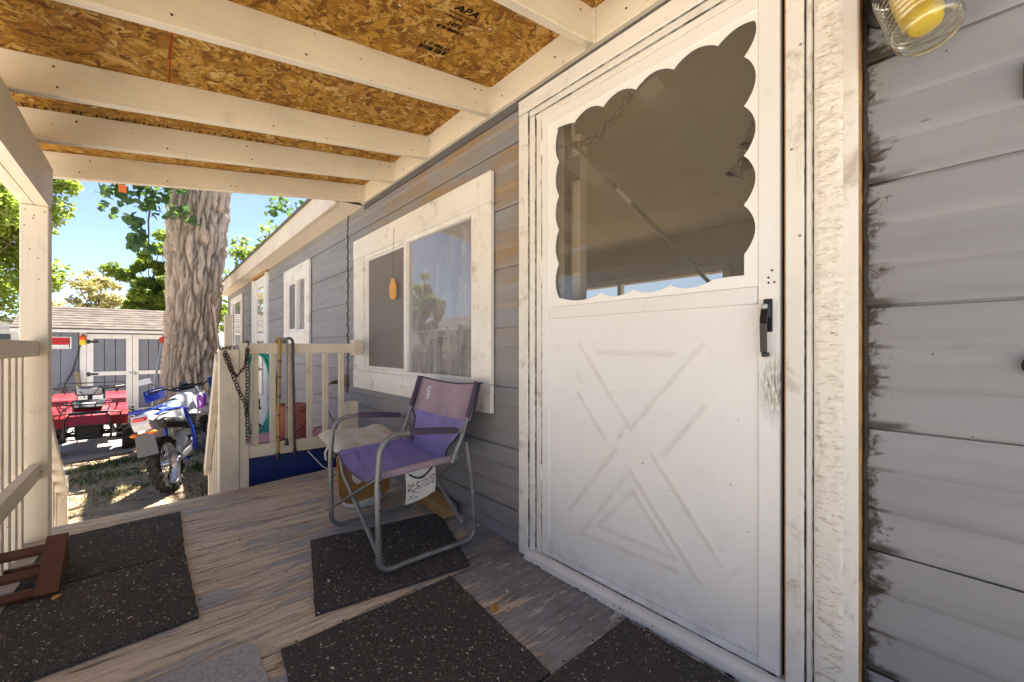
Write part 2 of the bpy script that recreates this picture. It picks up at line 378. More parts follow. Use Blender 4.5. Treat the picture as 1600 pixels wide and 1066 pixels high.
def fabric(name, col, var=.12):
    n = NT(name, .85, .15); v = n.obj(); t = n.noise(v, 7, 5, .6); c = n.mix(n.mr(t, .3, .7), sc3(col, 1 - var), sc3(col, 1 + var))
    c = n.mix(n.mr(n.noise(v, 22, 7, .7), .55, .75, 0, .25), c, sc3(col, .6)); n.col(c); n.set('Sheen Weight', .15)
    return n.bump(n.noise(v, 380, 2), .25, .001).m
m_purple = fabric('violet_canvas', (.215, .185, .43), .16); m_lilac = fabric('faded_lilac_canvas', (.36, .27, .32), .16); m_dkpurple = fabric('dark_plum_canvas', (.085, .062, .105))
m_cushion = fabric('dingy_white_cushion', (.60, .55, .47), .1)
# ================================================================ ground
GZ = -0.72
def groundmat():
    n = NT('dry_dirt_ground', .95, .08); P = n.pos(); a = n.noise(P, .55, 6, .6); b = n.noise(P, 5, 8, .7); f = n.noise(P, 45, 6, .7)
    c = n.mix(n.mr(a, .3, .7), (.29, .215, .148), (.39, .30, .21)); c = n.mix(n.mr(b, .45, .7, 0, .7), c, (.17, .118, .078)); c = n.mix(n.mr(f, .5, .75, 0, .6), c, (.40, .32, .22))
    far = n.mr(n.noise(P, .08, 4), .45, .55); c = n.mix(n.math('MULTIPLY', far, .4), c, (.30, .29, .12)); n.col(c)
    return n.bump(n.math('ADD', b, n.math('MULTIPLY', f, .4)), .6, .03).m
b = B(); b.add([(-600, -600, GZ), (600, -600, GZ), (600, 600, GZ), (-600, 600, GZ)], [(0, 1, 2, 3)])
tag(obj('ground', b, groundmat()), kind='structure')
m_conc = plain('concrete', (.40, .385, .36), .9, .1, 0, .15, 4, .3, .4, (.22, .18, .14))
b = B(); b.prism([(-4.5, 8.35, GZ - .05), (-1.05, 8.86, GZ - .05), (.05, 9.42, GZ - .05), (.15, 13.9, GZ - .05), (-4.5, 13.9, GZ - .05)], (0, 0, .1)); tag(obj('concrete_slab', b, m_conc), kind='structure')
m_bounce = plain('pale_bounce_gravel', (.62, .585, .53), .95, .05, 0, .2, 30, .6, .3)  # unseen pale gravel, extended and brightened to bounce sun into the porch
b = B(); b.add([(-8.5, -30, GZ + .006), (-.75, -30, GZ + .006), (-.75, 4.6, GZ + .006), (-8.5, 4.6, GZ + .006)], [(0, 1, 2, 3)]); tag(obj('bounce_gravel', b, m_bounce), kind='structure')

# ================================================================ house
WX = 1.40; Y0, Y1, YS = -1.7, 12.0, 3.955; ZTOP = 2.30
home = empty('mobile_home', (3.2, 5, GZ), 'long grey lap-sided mobile home with white trimmed windows beside the porch', 'house')
# openings: y0, y1, z0, z1
OPEN = [(.375, 1.40, -.05, 2.12), (1.92, 3.50, .805, 1.775), (5.33, 6.20, 1.20, 1.86), (7.62, 8.65, -.3, 2.2), (10.1, 11.3, .9, 2.0)]
PITCH = .312; SUB = PITCH / 3; ZJ = 1.101
PROF = [(0, .0016), (.045, .0032), (.072, .0055), (.088, .0064), (.0945, .0050), (.1038, .0012)]
PROFJ = [(0, .0016), (.045, .0032), (.075, .0052), (.094, .0066), (.0965, .0056), (.0970, -.006), (.1038, -.006)]
def siding_course(zt, ya, yb):
    G = {}
    for k in range(3):
        zs = zt - k * SUB; zb = zs - SUB
        cuts = sorted((o[0], o[1]) for o in OPEN if o[0] < yb and o[1] > ya and zs > o[2] + .01 and zb < o[3] - .01)
        segs = []; y = ya
        for c0, c1 in cuts:
            if c0 > y: segs.append((y, c0))
            y = max(y, c1)
        if y < yb: segs.append((y, yb))
        P = PROFJ if k == 2 else PROF
        for s0, s1 in segs:
            nu = max(1, int((s1 - s0) / .16))
            def fn(u, v):
                yy = s0 + (s1 - s0) * u; i = round(v * (len(P) - 1)); dz, dx = P[i]; zz = zs - dz
                wv = mnoise.noise((yy * 1.1, zz * 2.1, 3)) * .0035 + mnoise.noise((yy * 4, zz * 5, 9)) * .0011
                return (WX - dx + wv, yy, min(zz, ZTOP))
            key = 'full' if len(segs) == 1 and not cuts else sum(1 for c in cuts if c[1] <= s0 + .001) + 100 * len(cuts)
            if cuts and len(cuts) > 1 or cuts: key = (round(s0, 2) if s0 > ya + .01 else 'a', round(s1, 2) if s1 < yb - .01 else 'b')
            G.setdefault(key, B()).grid(nu, len(P) - 1, fn)
    return list(G.values())
for ya, yb in ((Y0, .222), (1.495, YS - .001), (YS + .001, Y1)):
    for k in range(-5, 5):
        zt = ZJ + k * PITCH
        if zt - PITCH > ZTOP - .02 or (k < -3 and yb < 3): continue
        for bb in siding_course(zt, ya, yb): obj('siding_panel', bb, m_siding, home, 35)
# dark backing over the door and behind the trim, darkening its open joints
b = B(); b.box(WX + .006, WX + .03, .222, 1.495, 2.12, ZTOP, .001); b.box(WX + .0055, WX + .02, 1.402, 1.50, 0, 2.119, .001); b.box(WX + .0055, WX + .02, .214, .372, 0, 2.119, .001); obj('dark_backing', b, m_dark, home)
# inner wall with openings
b = B(); zA, zB = GZ + .45, 2.33
segs = [(Y0, .375, zA, zB), (.375, 1.40, 2.12, zB), (1.40, 1.92, zA, zB), (1.92, 3.5, zA, .805), (1.92, 3.5, 1.775, zB), (3.5, 5.33, zA, zB), (5.33, 6.2, zA, 1.2), (5.33, 6.2, 1.86, zB), (6.2, 7.62, zA, zB), (7.62, 8.65, 2.2, zB), (8.65, 10.1, zA, zB), (10.1, 11.3, zA, .9), (10.1, 11.3, 2.0, zB), (11.3, 12.0, zA, zB)]
for a, c, d, e in segs: b.box(WX + .032, 1.50, a, c, d, e, .0005)
obj('inner_wall', b, m_room, home)
XB = 4.75
b = B(); b.box(1.5, XB, Y0, Y1, -.06, 0.0, 0); obj('room_floor', b, m_carpet, home)
b = B(); b.box(1.5, XB, Y0, Y1, 2.34, 2.38, 0); obj('room_ceiling', b, m_ceil, home)
b = B()
for a, c, d, e in ((Y0, 1.9, -.7, 2.4), (1.9, 4.6, -.7, .6), (1.9, 4.6, 1.84, 2.4), (4.6, 8.0, -.7, 2.4), (8, 9.5, -.7, .8), (8, 9.5, 1.9, 2.4), (9.5, Y1, -.7, 2.4)): b.box(XB, XB + .1, a, c, d, e, 0)
obj('back_wall', b, m_room, home)
b = B(); b.box(1.5, XB, Y0 - .1, Y0, -.7, 2.4, 0); b.box(1.5, XB, 4.9, 5.0, 0, 2.34, 0); b.box(1.38, XB, Y1, Y1 + .08, -.7, 2.4, 0); obj('end_wall', b, m_room, home)
b = B()
for a, c, d, e in ((1.83, 1.9, .55, 1.92), (4.6, 4.67, .55, 1.92), (1.83, 4.67, 1.84, 1.92), (1.83, 4.67, .53, .6), (3.2, 3.26, .6, 1.84)): b.box(XB - .03, XB + .05, a, c, d, e, .003)
obj('back_window_frame', b, m_vinyl, home)
b = B(); b.box(XB + .03, XB + .036, 1.9, 4.6, .6, 1.84, 0); obj('back_window_pane', b, glass('white_filmed_glass', (.97, .97, .95), .22, (.8, .79, .76), .3, False), home)  # whitish film added so the window reads bright, not sky blue
# gable roof
b = B(); XR, ZR = 3.1, 3.0
b.prism([(1.16, Y0 - .2, 2.445), (XR, Y0 - .2, ZR), (5.1, Y0 - .2, 2.445), (5.1, Y0 - .2, 2.475), (XR, Y0 - .2, ZR + .04), (1.16, Y0 - .2, 2.475)], (0, Y1 - Y0 + .45, 0)); obj('roof', b, m_asphalt, home)
for yy in (Y0 - .1, Y1 + .02):
    b = B(); b.prism([(1.40, yy, 2.34), (4.85, yy, 2.34), (XR, yy, 2.98)], (0, .05, 0)); obj('gable', b, m_siding, home)
b = B(); b.prism([(1.165, 3.62, 2.222), (1.165, 12.2, 2.222), (1.165, 12.2, 2.44), (1.165, 3.62, 2.44)], (.022, 0, 0)); obj('fascia', b, m_cream_y, home)
b = B(); b.box(1.15, 1.176, 3.6, 12.22, 2.44, 2.448, .001); b.box(1.145, 1.152, 3.6, 12.22, 2.425, 2.452, .001); obj('drip_edge', b, m_asphalt, home)
b = B(); b.box(1.188, 1.40, 3.62, 12.18, 2.242, 2.252, .001); obj('soffit', b, m_cream_y, home)
# wavy caulked seam between two lengths of siding
b = B(); pts = []
for i in range(150):
    z = 2.24 - i * .0112; q = (z - ZJ) % SUB / SUB
    pts.append((WX - .007 - (.006 if q < .25 else 0), YS + mnoise.noise((0, 0, z * 16)) * .016 + mnoise.noise((3, 0, z * 50)) * .008 + (.01 if q < .2 else 0), z))
b.tube(pts, [.0045 + .003 * abs(mnoise.noise((5, 1, p[2] * 40))) for p in pts], 6); obj('seam_caulk', b, m_grime, home, 60)
# dirty bead down the right edge of the door trim
b = B(); pts = [(WX - .010, .205 + mnoise.noise((1, 2, z * 14)) * .006, z) for z in np.arange(-.0, 2.28, .012)]
b.tube(pts, [.006 + .004 * mnoise.noise((4, 1, p[2] * 30)) for p in pts], 6); obj('edge_caulk', b, m_grime, home, 60)
b = B(); pts = [(WX - .008, 1.512 + mnoise.noise((1, 2, z * 14)) * .008, z) for z in np.arange(0, 2.24, .012)]
b.tube(pts, [.005 + .004 * mnoise.noise((4, 1, p[2] * 34)) for p in pts], 6); obj('edge_caulk', b, m_grime, home, 60)

# ---- main window
def slider(name, y0, y1, z0, z1, mull, trims, fx, label, screen_far=True, glassm=None):
    fr = .036; b = B()
    b.box(fx, fx + .05, y0, y0 + fr, z0, z1, .003); b.box(fx, fx + .05, y1 - fr, y1, z0, z1, .003)
    b.box(fx + .001, fx + .05, y0 + fr, y1 - fr, z1 - fr, z1, .003); b.box(fx + .001, fx + .05, y0 + fr, y1 - fr, z0, z0 + fr, .003)
    if mull: b.box(fx - .004, fx + .048, mull - .02, mull + .02, z0 + fr * .6, z1 - fr * .6, .003)
    wn_ = obj(name, b, m_vinyl, home); tag(wn_, label)
    for i, t in enumerate(trims):
        b = B(); b.box(fx - .014, fx + .012, *t, .003); obj('trim_board', b, m_trim_z if (t[3] - t[2]) > (t[1] - t[0]) else m_trim_y, wn_)
    mm = mull or y1 - fr
    b = B(); b.box(fx + .022, fx + .026, y0 + fr, mm, z0 + fr, z1 - fr, 0); obj('glass_pane', b, glassm or m_glass, wn_)
    if mull:
        b = B(); b.box(fx + .034, fx + .038, mull, y1 - fr, z0 + fr, z1 - fr, 0); obj('glass_pane', b, glassm or m_glass, wn_)
        if screen_far:
            b = B(); a, c = mull + .02, y1 - fr; q = .018
            b.box(fx + .008, fx + .02, a, a + q, z0 + fr, z1 - fr, .002); b.box(fx + .008, fx + .02, c - q * 1.6, c, z0 + fr, z1 - fr, .002)
            b.box(fx + .009, fx + .02, a + q, c - q, z1 - fr - q, z1 - fr, .002); b.box(fx + .009, fx + .02, a + q, c - q, z0 + fr, z0 + fr + q, .002); obj('screen_frame', b, m_vinyl, wn_)
            b = B(); b.box(fx + .013, fx + .014, a + q, c - q, z0 + fr + q, z1 - fr - q, 0); obj('insect_screen', b, m_screen, wn_)
    return wn_
slider('window', 1.905, 3.515, .79, 1.79, 2.755,
       [(1.74, 3.745, 1.782, 1.95), (1.74, 3.745, .645, .798), (1.74, 1.913, .80, 1.780), (3.507, 3.735, .80, 1.780)], 1.378, 'sliding window with insect screen on its far half')
slider('window', 5.32, 6.22, 1.19, 1.88, 5.78, [(5.14, 6.36, 1.862, 2.03), (5.14, 6.36, 1.04, 1.198), (5.14, 5.33, 1.2, 1.86), (6.21, 6.35, 1.2, 1.86)], 1.378, 'small far sliding window')
slider('window', 10.05, 11.35, .85, 2.02, 0, [(9.9, 11.5, 2.0, 2.1), (9.9, 10.06, -.2, 1.998), (11.34, 11.48, -.2, 1.998)], 1.378, 'farthest narrow window near the house corner')
# far door with a window, bare wood over it
b = B(); b.box(1.375, 1.41, 7.62, 7.80, -.3, 2.18, .003); b.box(1.375, 1.41, 8.47, 8.65, -.3, 2.18, .003); b.box(1.376, 1.41, 7.8, 8.47, 2.02, 2.18, .003); b.box(1.376, 1.41, 7.8, 8.47, 1.12, 1.22, .003); b.box(1.376, 1.41, 7.8, 8.47, -.3, .2, .003)
fd = obj('far_door', b, m_vinyl2, home); tag(fd, 'far white door with two glass lights')
b = B(); b.box(1.392, 1.396, 7.8, 8.47, .2, 2.02, 0); obj('glass_pane', b, m_glass, fd)
b = B(); b.box(1.36, 1.40, 7.5, 7.615, -.4, 2.2, .003); b.box(1.36, 1.40, 8.655, 8.78, -.4, 2.2, .003); obj('door_casing', b, m_vinyl2, home)
b = B(); b.box(1.366, 1.40, 7.5, 8.78, 2.203, 2.24, .003); obj('bare_wood_strip', b, m_rawwood, home)

# ---- storm door
DX = 1.365
b = B()
b.box(DX, DX + .03, 1.309, 1.357, .047, 2.07, .003); b.box(DX, DX + .03, .390, .448, .047, 2.07, .003)
b.box(DX + .001, DX + .03, .448, 1.309, 2.012, 2.069, .003); b.box(DX - .001, DX + .03, .450, 1.307, 1.130, 1.184, .003)
b.box(DX + .001, DX + .03, .448, 1.309, .047, .072, .002); b.box(DX + .0035, DX + .03, .448, 1.309, .073, .098, .002)
door = obj('storm_door', b, m_door, home); tag(door, 'white storm door with scalloped window and embossed crossbuck panel')
def panel_h(y, z):
    """relief of the embossed crossbuck"""
    h = 0.0
    def seg(p, q, wd, a):
        py, pz = p; qy, qz = q; L = (qy - py) ** 2 + (qz - pz) ** 2
        t = max(0, min(1, ((y - py) * (qy - py) + (z - pz) * (qz - pz)) / L)); d = math.hypot(y - py - t * (qy - py), z - pz - t * (qz - pz))
        return a * max(0, 1 - d / wd) if d < wd else 0
    for p, q in (((1.135, 1.015), (.884, .69)), ((.611, 1.005), (.884, .69)), ((1.035, .976), (.709, .973)), ((1.141, .804), (1.0, .63)), ((.604, .80), (.755, .615)), ((.95, .60), (1.188, .294)), ((.884, .53), (.623, .221)), ((.797, .611), (.556, .311)), ((1.124, .216), (.702, .228)), ((1.035, .277), (.709, .27)), ((.884, .535), (1.12, .22)), ((.876, .459), (1.035, .277)), ((.876, .459), (.709, .27))):
        h = max(h, seg(p, q, .015, .0024))
    return h
b = B(); b.grid(170, 200, lambda u, v: (DX + .0065 - panel_h(.4485 + .860 * u, .0985 + 1.031 * v) + mnoise.noise((u * 3, v * 3, 1)) * .0012, .4485 + .860 * u, .0985 + 1.031 * v))
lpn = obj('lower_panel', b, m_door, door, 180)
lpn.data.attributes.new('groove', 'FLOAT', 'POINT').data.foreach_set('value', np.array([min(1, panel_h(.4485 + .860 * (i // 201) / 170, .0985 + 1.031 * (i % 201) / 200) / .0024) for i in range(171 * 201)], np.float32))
m_insert = plain('white_insert', (.86, .85, .83), .4, .4, 0, .02)
def scallop():
    pts = []; pit = .152
    def side(p, q, n_, out, depth, pw=1.0):
        for i in range(n_):
            for k in range(10):
                t = (i + k / 10) / n_; f = k / 10; s_ = math.sin(math.pi * f) ** .8 * depth
                pts.append((p[0] + (q[0] - p[0]) * t + out[0] * s_, p[1] + (q[1] - p[1]) * t + out[1] * s_))
    # y , z
    side((1.252, 1.222), (1.252, 1.222 + pit * 5), 5, (1, 0), .022)      # left, upwards
    side((1.262, 1.984), (1.163, 1.968), 1, (0, 1), .004); side((1.163, 1.968), (.565, 1.968), 4, (0, 1), .030)
    side((.565, 1.968), (.458, 1.986), 1, (0, 1), .016)
    side((.458, 1.986), (.487, 1.892), 1, (-1, 0), .016); side((.487, 1.892), (.489, 1.285), 4, (-1, 0), .033)
    pts.append((.487, 1.285)); pts.append((.487, 1.222)); side((.489, 1.221), (.581, 1.219), 1, (0, 1), .002); side((.581, 1.219), (1.023, 1.219), 3, (0, -1), .018); side((1.023, 1.219), (1.245, 1.222), 1, (0, -1), .020)
    return pts
My = Matrix(((0, 0, -1, 0), (1, 0, 0, 0), (0, 1, 0, 0), (0, 0, 0, 1)))    # (y, z) sheet, normal towards -X
hole_sheet('scalloped_insert', [(.447, 1.183), (1.31, 1.183), (1.31, 2.013), (.447, 2.013)], [scallop()], .003, Matrix.Translation((DX + .0055, 0, 0)) @ My, m_insert, door)
b = B(); b.box(DX + .013, DX + .016, .446, 1.311, 1.18, 2.015, 0); obj('door_glass', b, m_glass_door, door)
# handle
b = B(); b.box(DX - .006, DX, .408, .432, 1.045, 1.142, .002); b.box(DX - .020, DX - .005, .411, .430, 1.085, 1.128, .004)
h_ = obj('door_handle', b, m_black, door)
b = B(); b.bar((DX - .022, .421, 1.122), (DX - .036, .422, 1.07), .020, .010, (1, 0, 0), .003); b.bar((DX - .036, .422, 1.072), (DX - .028, .423, .985), .018, .010, (1, 0, 0), .003); b.cbox(DX - .014, .423, .979, .032, .014, .014, .003); obj('pull_lever', b, m_black, h_)
b = B(); b.cbox(DX - .028, .421, 1.118, .014, .016, .016, .003); obj('thumb_button', b, m_steel, h_)
b = B()
for (yy, zz) in ((.419, 1.19), (.419, 1.205), (.404, 1.19), (.41, 1.225)): b.lathe([(.003, 0), (.003, .002)], 8, Matrix.Translation((DX, yy, zz)) @ Matrix.Rotation(R(-90), 4, 'Y'))
obj('screw_heads', b, m_dark, door)
for zz in (1.36, .42, 1.93):
    b = B(); b.box(DX - .004, DX + .004, 1.352, 1.366, zz - .035, zz + .035, .001); b.tube([(DX - .004, 1.3595, zz - .036), (DX - .004, 1.3595, zz + .036)], .004, 8); obj('hinge', b, m_vinyl, door, 40)
# casings
def piece(name, mat, *a, parent=home, c=.003): q = B(); q.box(*a, c); return obj(name, q, mat, parent)
piece('door_casing', m_trim_z, 1.352, 1.405, 1.441, 1.503, 0.0, 2.127)
piece('door_jamb', m_trim_z, 1.362, 1.405, 1.404, 1.4365, 0.0, 2.099); piece('door_jamb', m_trim_z, 1.372, 1.405, 1.3615, 1.399, 0.0, 2.09)
piece('door_casing', m_trim_y, 1.350, 1.405, .213, 1.503, 2.131, 2.200); piece('door_jamb', m_trim_y, 1.360, 1.405, .37, 1.436, 2.103, 2.129); piece('door_jamb', m_trim_y, 1.370, 1.405, .37, 1.40, 2.074, 2.100)
piece('door_jamb', m_trim_z, 1.354, 1.405, .330, .374, 0.0, 2.10); piece('door_jamb', m_trim_z, 1.362, 1.405, .311, .3265, 0.0, 2.10)
piece('door_casing', m_trim_z, 1.3535, 1.405, .213, .307, -.02, 2.127)
piece('brown_weatherstrip', m_rawwood, 1.372, 1.39, .3765, .381, .045, 2.07, c=.001); piece('door_gap', m_dark, 1.388, 1.40, .372, .395, .0, 2.08, c=0)
piece('brown_edge', m_rawwood, 1.356, 1.40, .2105, .2125, 0, 2.13, c=0)
b = B()
def caulkfn(u, v):
    y = .243 + .060 * u; z = .0 + 2.125 * v
    e = min(1, min(u + .05 * mnoise.noise((1, 2, z * 22)), 1 - u - .3 * abs(mnoise.noise((7, 2, z * 9)))) / .12); e = max(0, e)
    r = abs(mnoise.noise((y * 14, 1.3, z * 42))) * 1.0 + abs(mnoise.noise((y * 60, 4, z * 130))) * .55 + mnoise.noise((y * 140, 2, z * 200)) * .15
    return (1.3530 - e * (.0005 + .0105 * r * (.55 + .6 * abs(mnoise.noise((3, 3, z * 2.2))))), y, z)
b.grid(14, 900, caulkfn); obj('caulk_strip', b, m_caulk, home, 180)
q = B(); q.prism([(1.325, .37, -.0), (1.40, .37, 0), (1.40, .37, .045), (1.345, .37, .042), (1.325, .37, .030)], (0, 1.066, 0)); obj('door_sill', q, m_trim_y, home)
# cracked, dirt-filled joints in the door trim
def crack(x, y, z0, z1, horiz=False, amp=.0035, seed=0):
    q = B(); pts = []; rr = []; n_ = int((z1 - z0) / .007)
    for i in range(n_):
        t = z0 + (z1 - z0) * i / (n_ - 1); w_ = mnoise.noise((seed, t * 30, 2)) * .0012; v = mnoise.noise((seed + 4, t * 7, 1)) + .6 * mnoise.noise((seed + 9, t * 40, 1))
        pts.append((x, y + w_, t) if not horiz else (x, t, y + w_)); rr.append(max(.0004, amp * (.35 + v)))
    q.tube(pts, rr, 5); obj('joint_grime', q, m_grime, home, 60)
crack(1.360, 1.4390, .0, 2.12, seed=1); crack(1.370, 1.4015, .02, 2.09, seed=2, amp=.003); crack(1.368, 1.3592, .05, 2.06, seed=3, amp=.0028); crack(1.361, .3085, .0, 2.12, seed=4, amp=.0032); crack(1.360, .3283, .0, 2.1, seed=5, amp=.002)
crack(1.358, 2.129, .23, 1.50, True, .0032, 6); crack(1.368, 2.1015, .38, 1.43, True, .0026, 7); crack(1.366, .0445, .40, 1.36, True, .0035, 8); crack(1.3275, .002, .38, 1.43, True, .005, 9); crack(1.352, 2.2015, .22, 1.5, True, .003, 10)
# what shows through the door glass
piece('inner_jamb', m_trim_z, 1.46, 1.50, 1.27, 1.40, 0, 2.11); piece('inner_jamb', m_room, 1.405, 1.50, .372, .385, 0, 2.11)
piece('inner_stop', m_room, 1.47, 1.52, 1.215, 1.262, 0, 1.98); piece('inner_stop', m_dark, 1.44, 1.468, 1.262, 1.285, 0, 2.09); piece('latch_plate', m_black, 1.405, 1.412, 1.165, 1.25, 1.735, 1.845, c=.002)
b = B(); b.bar((1.400, 1.245, 1.955), (1.400, .600, 1.21), .011, .012, (1, 0, 0)); cr = obj('closer_rod', b, m_blackm, door)
b = B(); b.bar((1.398, .965, 1.632), (1.398, .90, 1.557), .015, .016, (1, 0, 0)); obj('closer_sleeve', b, m_steel, cr)
def chain(b, path, link=.022, r=.0022, wid=.4):
    P = [Vector(p) for p in path]; segs = [(P[i + 1] - P[i]).length for i in range(len(P) - 1)]; L = sum(segs); n_ = max(2, int(L / (link * .78)))
    for i in range(n_):
        s_ = L * (i + .5) / n_; k = 0
        while k < len(segs) - 1 and s_ > segs[k]: s_ -= segs[k]; k += 1
        c = P[k].lerp(P[k + 1], s_ / segs[k]); t = (P[k + 1] - P[k]).normalized(); u = t.orthogonal().normalized(); w_ = t.cross(u)
        if i % 2: u, w_ = w_, u
        a = math.radians(20 * (i % 3)); u = u * math.cos(a) + w_ * math.sin(a)
        ring = [c + t * (math.cos(q * math.pi / 4) * link * .5) + u * (math.sin(q * math.pi / 4) * link * wid) for q in range(8)]
        b.tube(ring, r, 5, True)
b = B(); pth = [(1.395, 1.25 - .40 * t, 1.915 + .36 * (t - .5) ** 2 - .09 + .12 * t) for t in np.linspace(0, 1, 14)]; chain(b, pth, .034, .0042); obj('door_chain', b, m_black, home, 40)
# ================================================================ porch
porch = empty('porch', (.45, 1.0, GZ), 'covered wooden porch with painted joists, bare strand-board roof and worn plywood floor', 'porch')
b = B()
for i, pl in enumerate([[(-.53, -.8), (1.395, -.8), (1.395, .864), (-.53, .864)], [(-.53, .872), (1.395, .872), (1.395, 1.523), (-.53, 1.523)], [(-.53, 1.530), (1.395, 1.530), (1.395, 2.551), (-.53, 2.551)], [(-.53, 2.559), (1.395, 2.559), (1.395, 3.60), (.5, 3.475), (-.53, 3.40)]]):
    q = B(); z = (-.019, -.0175, -.0185, -.0185)[i]; q.prism([(x, y, z - .001) for x, y in pl], (0, 0, .019)); obj('plywood_sheet', q, m_deck, porch)
q = B(); q.prism([(-.53, 3.37, -.165), (.5, 3.445, -.165), (1.395, 3.57, -.165), (1.395, 3.53, -.165), (.5, 3.40, -.165), (-.53, 3.33, -.165)], (0, 0, .144)); obj('rim_board', q, m_cream_x, porch)
piece('rim_board', m_cream_y, -.525, -.487, -.8, 3.32, -.165, -.021, parent=porch)
SL = .152
m_gapshade = plain('gap_shade_grey', (.13, .125, .13), .7, .2)
SH = Matrix(((1, 0, 0, 0), (0, 1, 0, 0), (SL, 0, 1, 2.24 - 1.36 * SL), (0, 0, 0, 1)))     # roof slope
jy = [3.52, 2.95, 2.44, 1.77, 1.09, .45, -.2]
for i, y in enumerate(jy):
    q = B(SH); q.box(-.62, 1.361, y - .040, y, 0, .145, .0035); j = obj('joist', q, m_cream_x, porch)
    if y > 1:      # caulk where the joist meets the ledger
        q = B()
        for s_ in (y - .041, y + .001):
            pts = [(1.358, s_ + mnoise.noise((y, 1, k * .9)) * .003, 2.24 + k * .0105) for k in range(15)]
            q.tube(pts, [.0035 + .002 * mnoise.noise((y, 4, k * 1.7)) for k in range(15)], 6)
        obj('caulk_bead', q, m_caulk, j, 60)
piece('ledger_board', m_cream_y, 1.362, 1.398, -.24, 3.56, 2.243, 2.388, parent=porch)
piece('gap_shade_strip', m_gapshade, 1.385, 1.40, .0, 3.54, 2.200, 2.2425, parent=porch, c=0)  # dark strip painted for the shaded gap between casing and ledger
for x0, x1 in ((-.505, -.4565), (-.4525, -.404)):
    q = B(); q.prism([(x0, -.32, 1.73), (x0, 3.25, 1.73), (x0, 3.305, 1.795), (x0, 3.305, 1.958), (x0, -.32, 1.958)], (x1 - x0, 0, 0)); obj('beam', q, m_cream_y, porch)
q = B(); q.box(-.505, -.405, 3.195, 3.285, .001, 1.7285, .004); post = obj('post', q, m_cream_z, porch)
q = B(); q.box(-.505, -.405, -.32, -.23, .001, 1.7285, .004); obj('post', q, m_cream_z, porch)
# nails
q = B(); nl = NAILS = []
for y in jy[:5]:
    for x in (-.30, -.28, .05, .42, .44, .9, 1.25, 1.3):
        if random.random() < .6: NAILS.append((x + random.uniform(-.03, .03), y - .0405, SH @ Vector((x, 0, random.choice((.035, .11)))), 'y'))
for x, y, p, a in NAILS: q.lathe([(.004, 0), (.004, .0012)], 7, Matrix.Translation((x, y, p.z + SL * 0)) @ Matrix.Rotation(R(90), 4, 'X'))
for (x, z) in ((-.485, 1.70), (-.42, 1.70), (-.455, 1.675), (-.46, 1.66), (-.45, .96), (-.46, .35), (-.44, .33), (-.43, .36), (-.47, 1.5), (-.44, 1.35)): q.lathe([(.003, 0), (.003, .0012)], 7, Matrix.Translation((x, 3.1945, z)) @ Matrix.Rotation(R(90), 4, 'X'))
for y in np.arange(.9, 3.5, .37): q.lathe([(.0045, 0), (.0045, .0012)], 7, Matrix.Translation((1.3615, y, 2.30 + random.uniform(-.03, .05))) @ Matrix.Rotation(R(-90), 4, 'Y'))
for ys in (.852, .884, 1.512, 1.542, 2.54, 2.57, 1.2, 2.05, 3.0, 3.36):
    for x in np.arange(-.45, 1.34, .16 if ys not in (1.2, 2.05, 3.0) else .3): q.lathe([(.0045, 0), (.004, .0012)], 7, Matrix.Translation((x + random.uniform(-.02, .02), ys + random.uniform(-.004, .004), -.0003)))
tag(obj('nail_heads', q, m_dark, porch), kind='stuff')
# strand board roof sheets and their strands
OSBZ = lambda x: 2.24 + .1462 + SL * (x - 1.36)
for ya, yb in ((-.24, .38), (.384, 2.82), (2.824, 3.56)):
    q = B(); q.prism([(-.68, ya, OSBZ(-.68) + .0022), (1.40, ya, OSBZ(1.40) + .0022), (1.40, yb, OSBZ(1.40) + .0022), (-.68, yb, OSBZ(-.68) + .0022)], (0, 0, .011)); obj('strand_board', q, m_osbbase, porch)
q = B(); q.prism([(-.72, -.28, OSBZ(-.72) + .0145), (1.40, -.28, OSBZ(1.40) + .0145), (1.40, 3.62, OSBZ(1.40) + .0145), (-.72, 3.62, OSBZ(-.72) + .0145)], (0, 0, .01)); obj('roof_covering', q, m_asphalt, porch)
def strands(n):
    cx = rng.uniform(-.62, 1.36, n); cy = rng.uniform(.2, 3.54, n); a = rng.normal(0, .75, n) + np.where(rng.random(n) < .3, 1.4, .35)
    L = rng.gamma(5, .0135, n) + .015; Wd = rng.gamma(3.0, .0040, n) + .003; ca, sa = np.cos(a), np.sin(a)
    prof = np.array([(-1, -.25), (-.75, -.9), (.55, -1), (1, -.35), (.85, .7), (-.2, 1), (-.85, .6)])
    k = len(prof); V = np.empty((n, k, 3)); jit = rng.uniform(.65, 1.2, (n, k, 2))
    px = prof[None, :, 0] * L[:, None] * jit[..., 0] * .5; py = prof[None, :, 1] * Wd[:, None] * jit[..., 1]
    X = cx[:, None] + px * ca[:, None] - py * sa[:, None]; Y = cy[:, None] + px * sa[:, None] + py * ca[:, None]
    V[..., 0] = X; V[..., 1] = Y
    tx = rng.normal(0, .010, n); ty = rng.normal(0, .022, n)
    V[..., 2] = 2.24 + .1462 + SL * (X - 1.36) - rng.uniform(.0002, .0020, n)[:, None] + px * tx[:, None] + py * ty[:, None]
    V = np.concatenate([V.mean(1, keepdims=True), V], 1); base = (np.arange(n) * (k + 1))[:, None]; i = np.arange(k)
    F = np.stack([np.broadcast_to(base, (n, k)), base + 1 + (i + 1) % k, base + 1 + i], -1).reshape(-1, 3)
    U = np.concatenate([np.zeros((n, 1, 2)), np.stack([px, py], -1)], 1) + rng.uniform(0, 50, (n, 1, 2))
    E_ = np.concatenate([np.zeros((n, 1)), np.ones((n, k))], 1)
    return V.reshape(-1, 3), F, U.reshape(-1, 2), E_.ravel()
V, F, U, E_ = strands(36000); ws = tag(npmesh('wood_strands', V, F, m_flake, porch), kind='stuff')
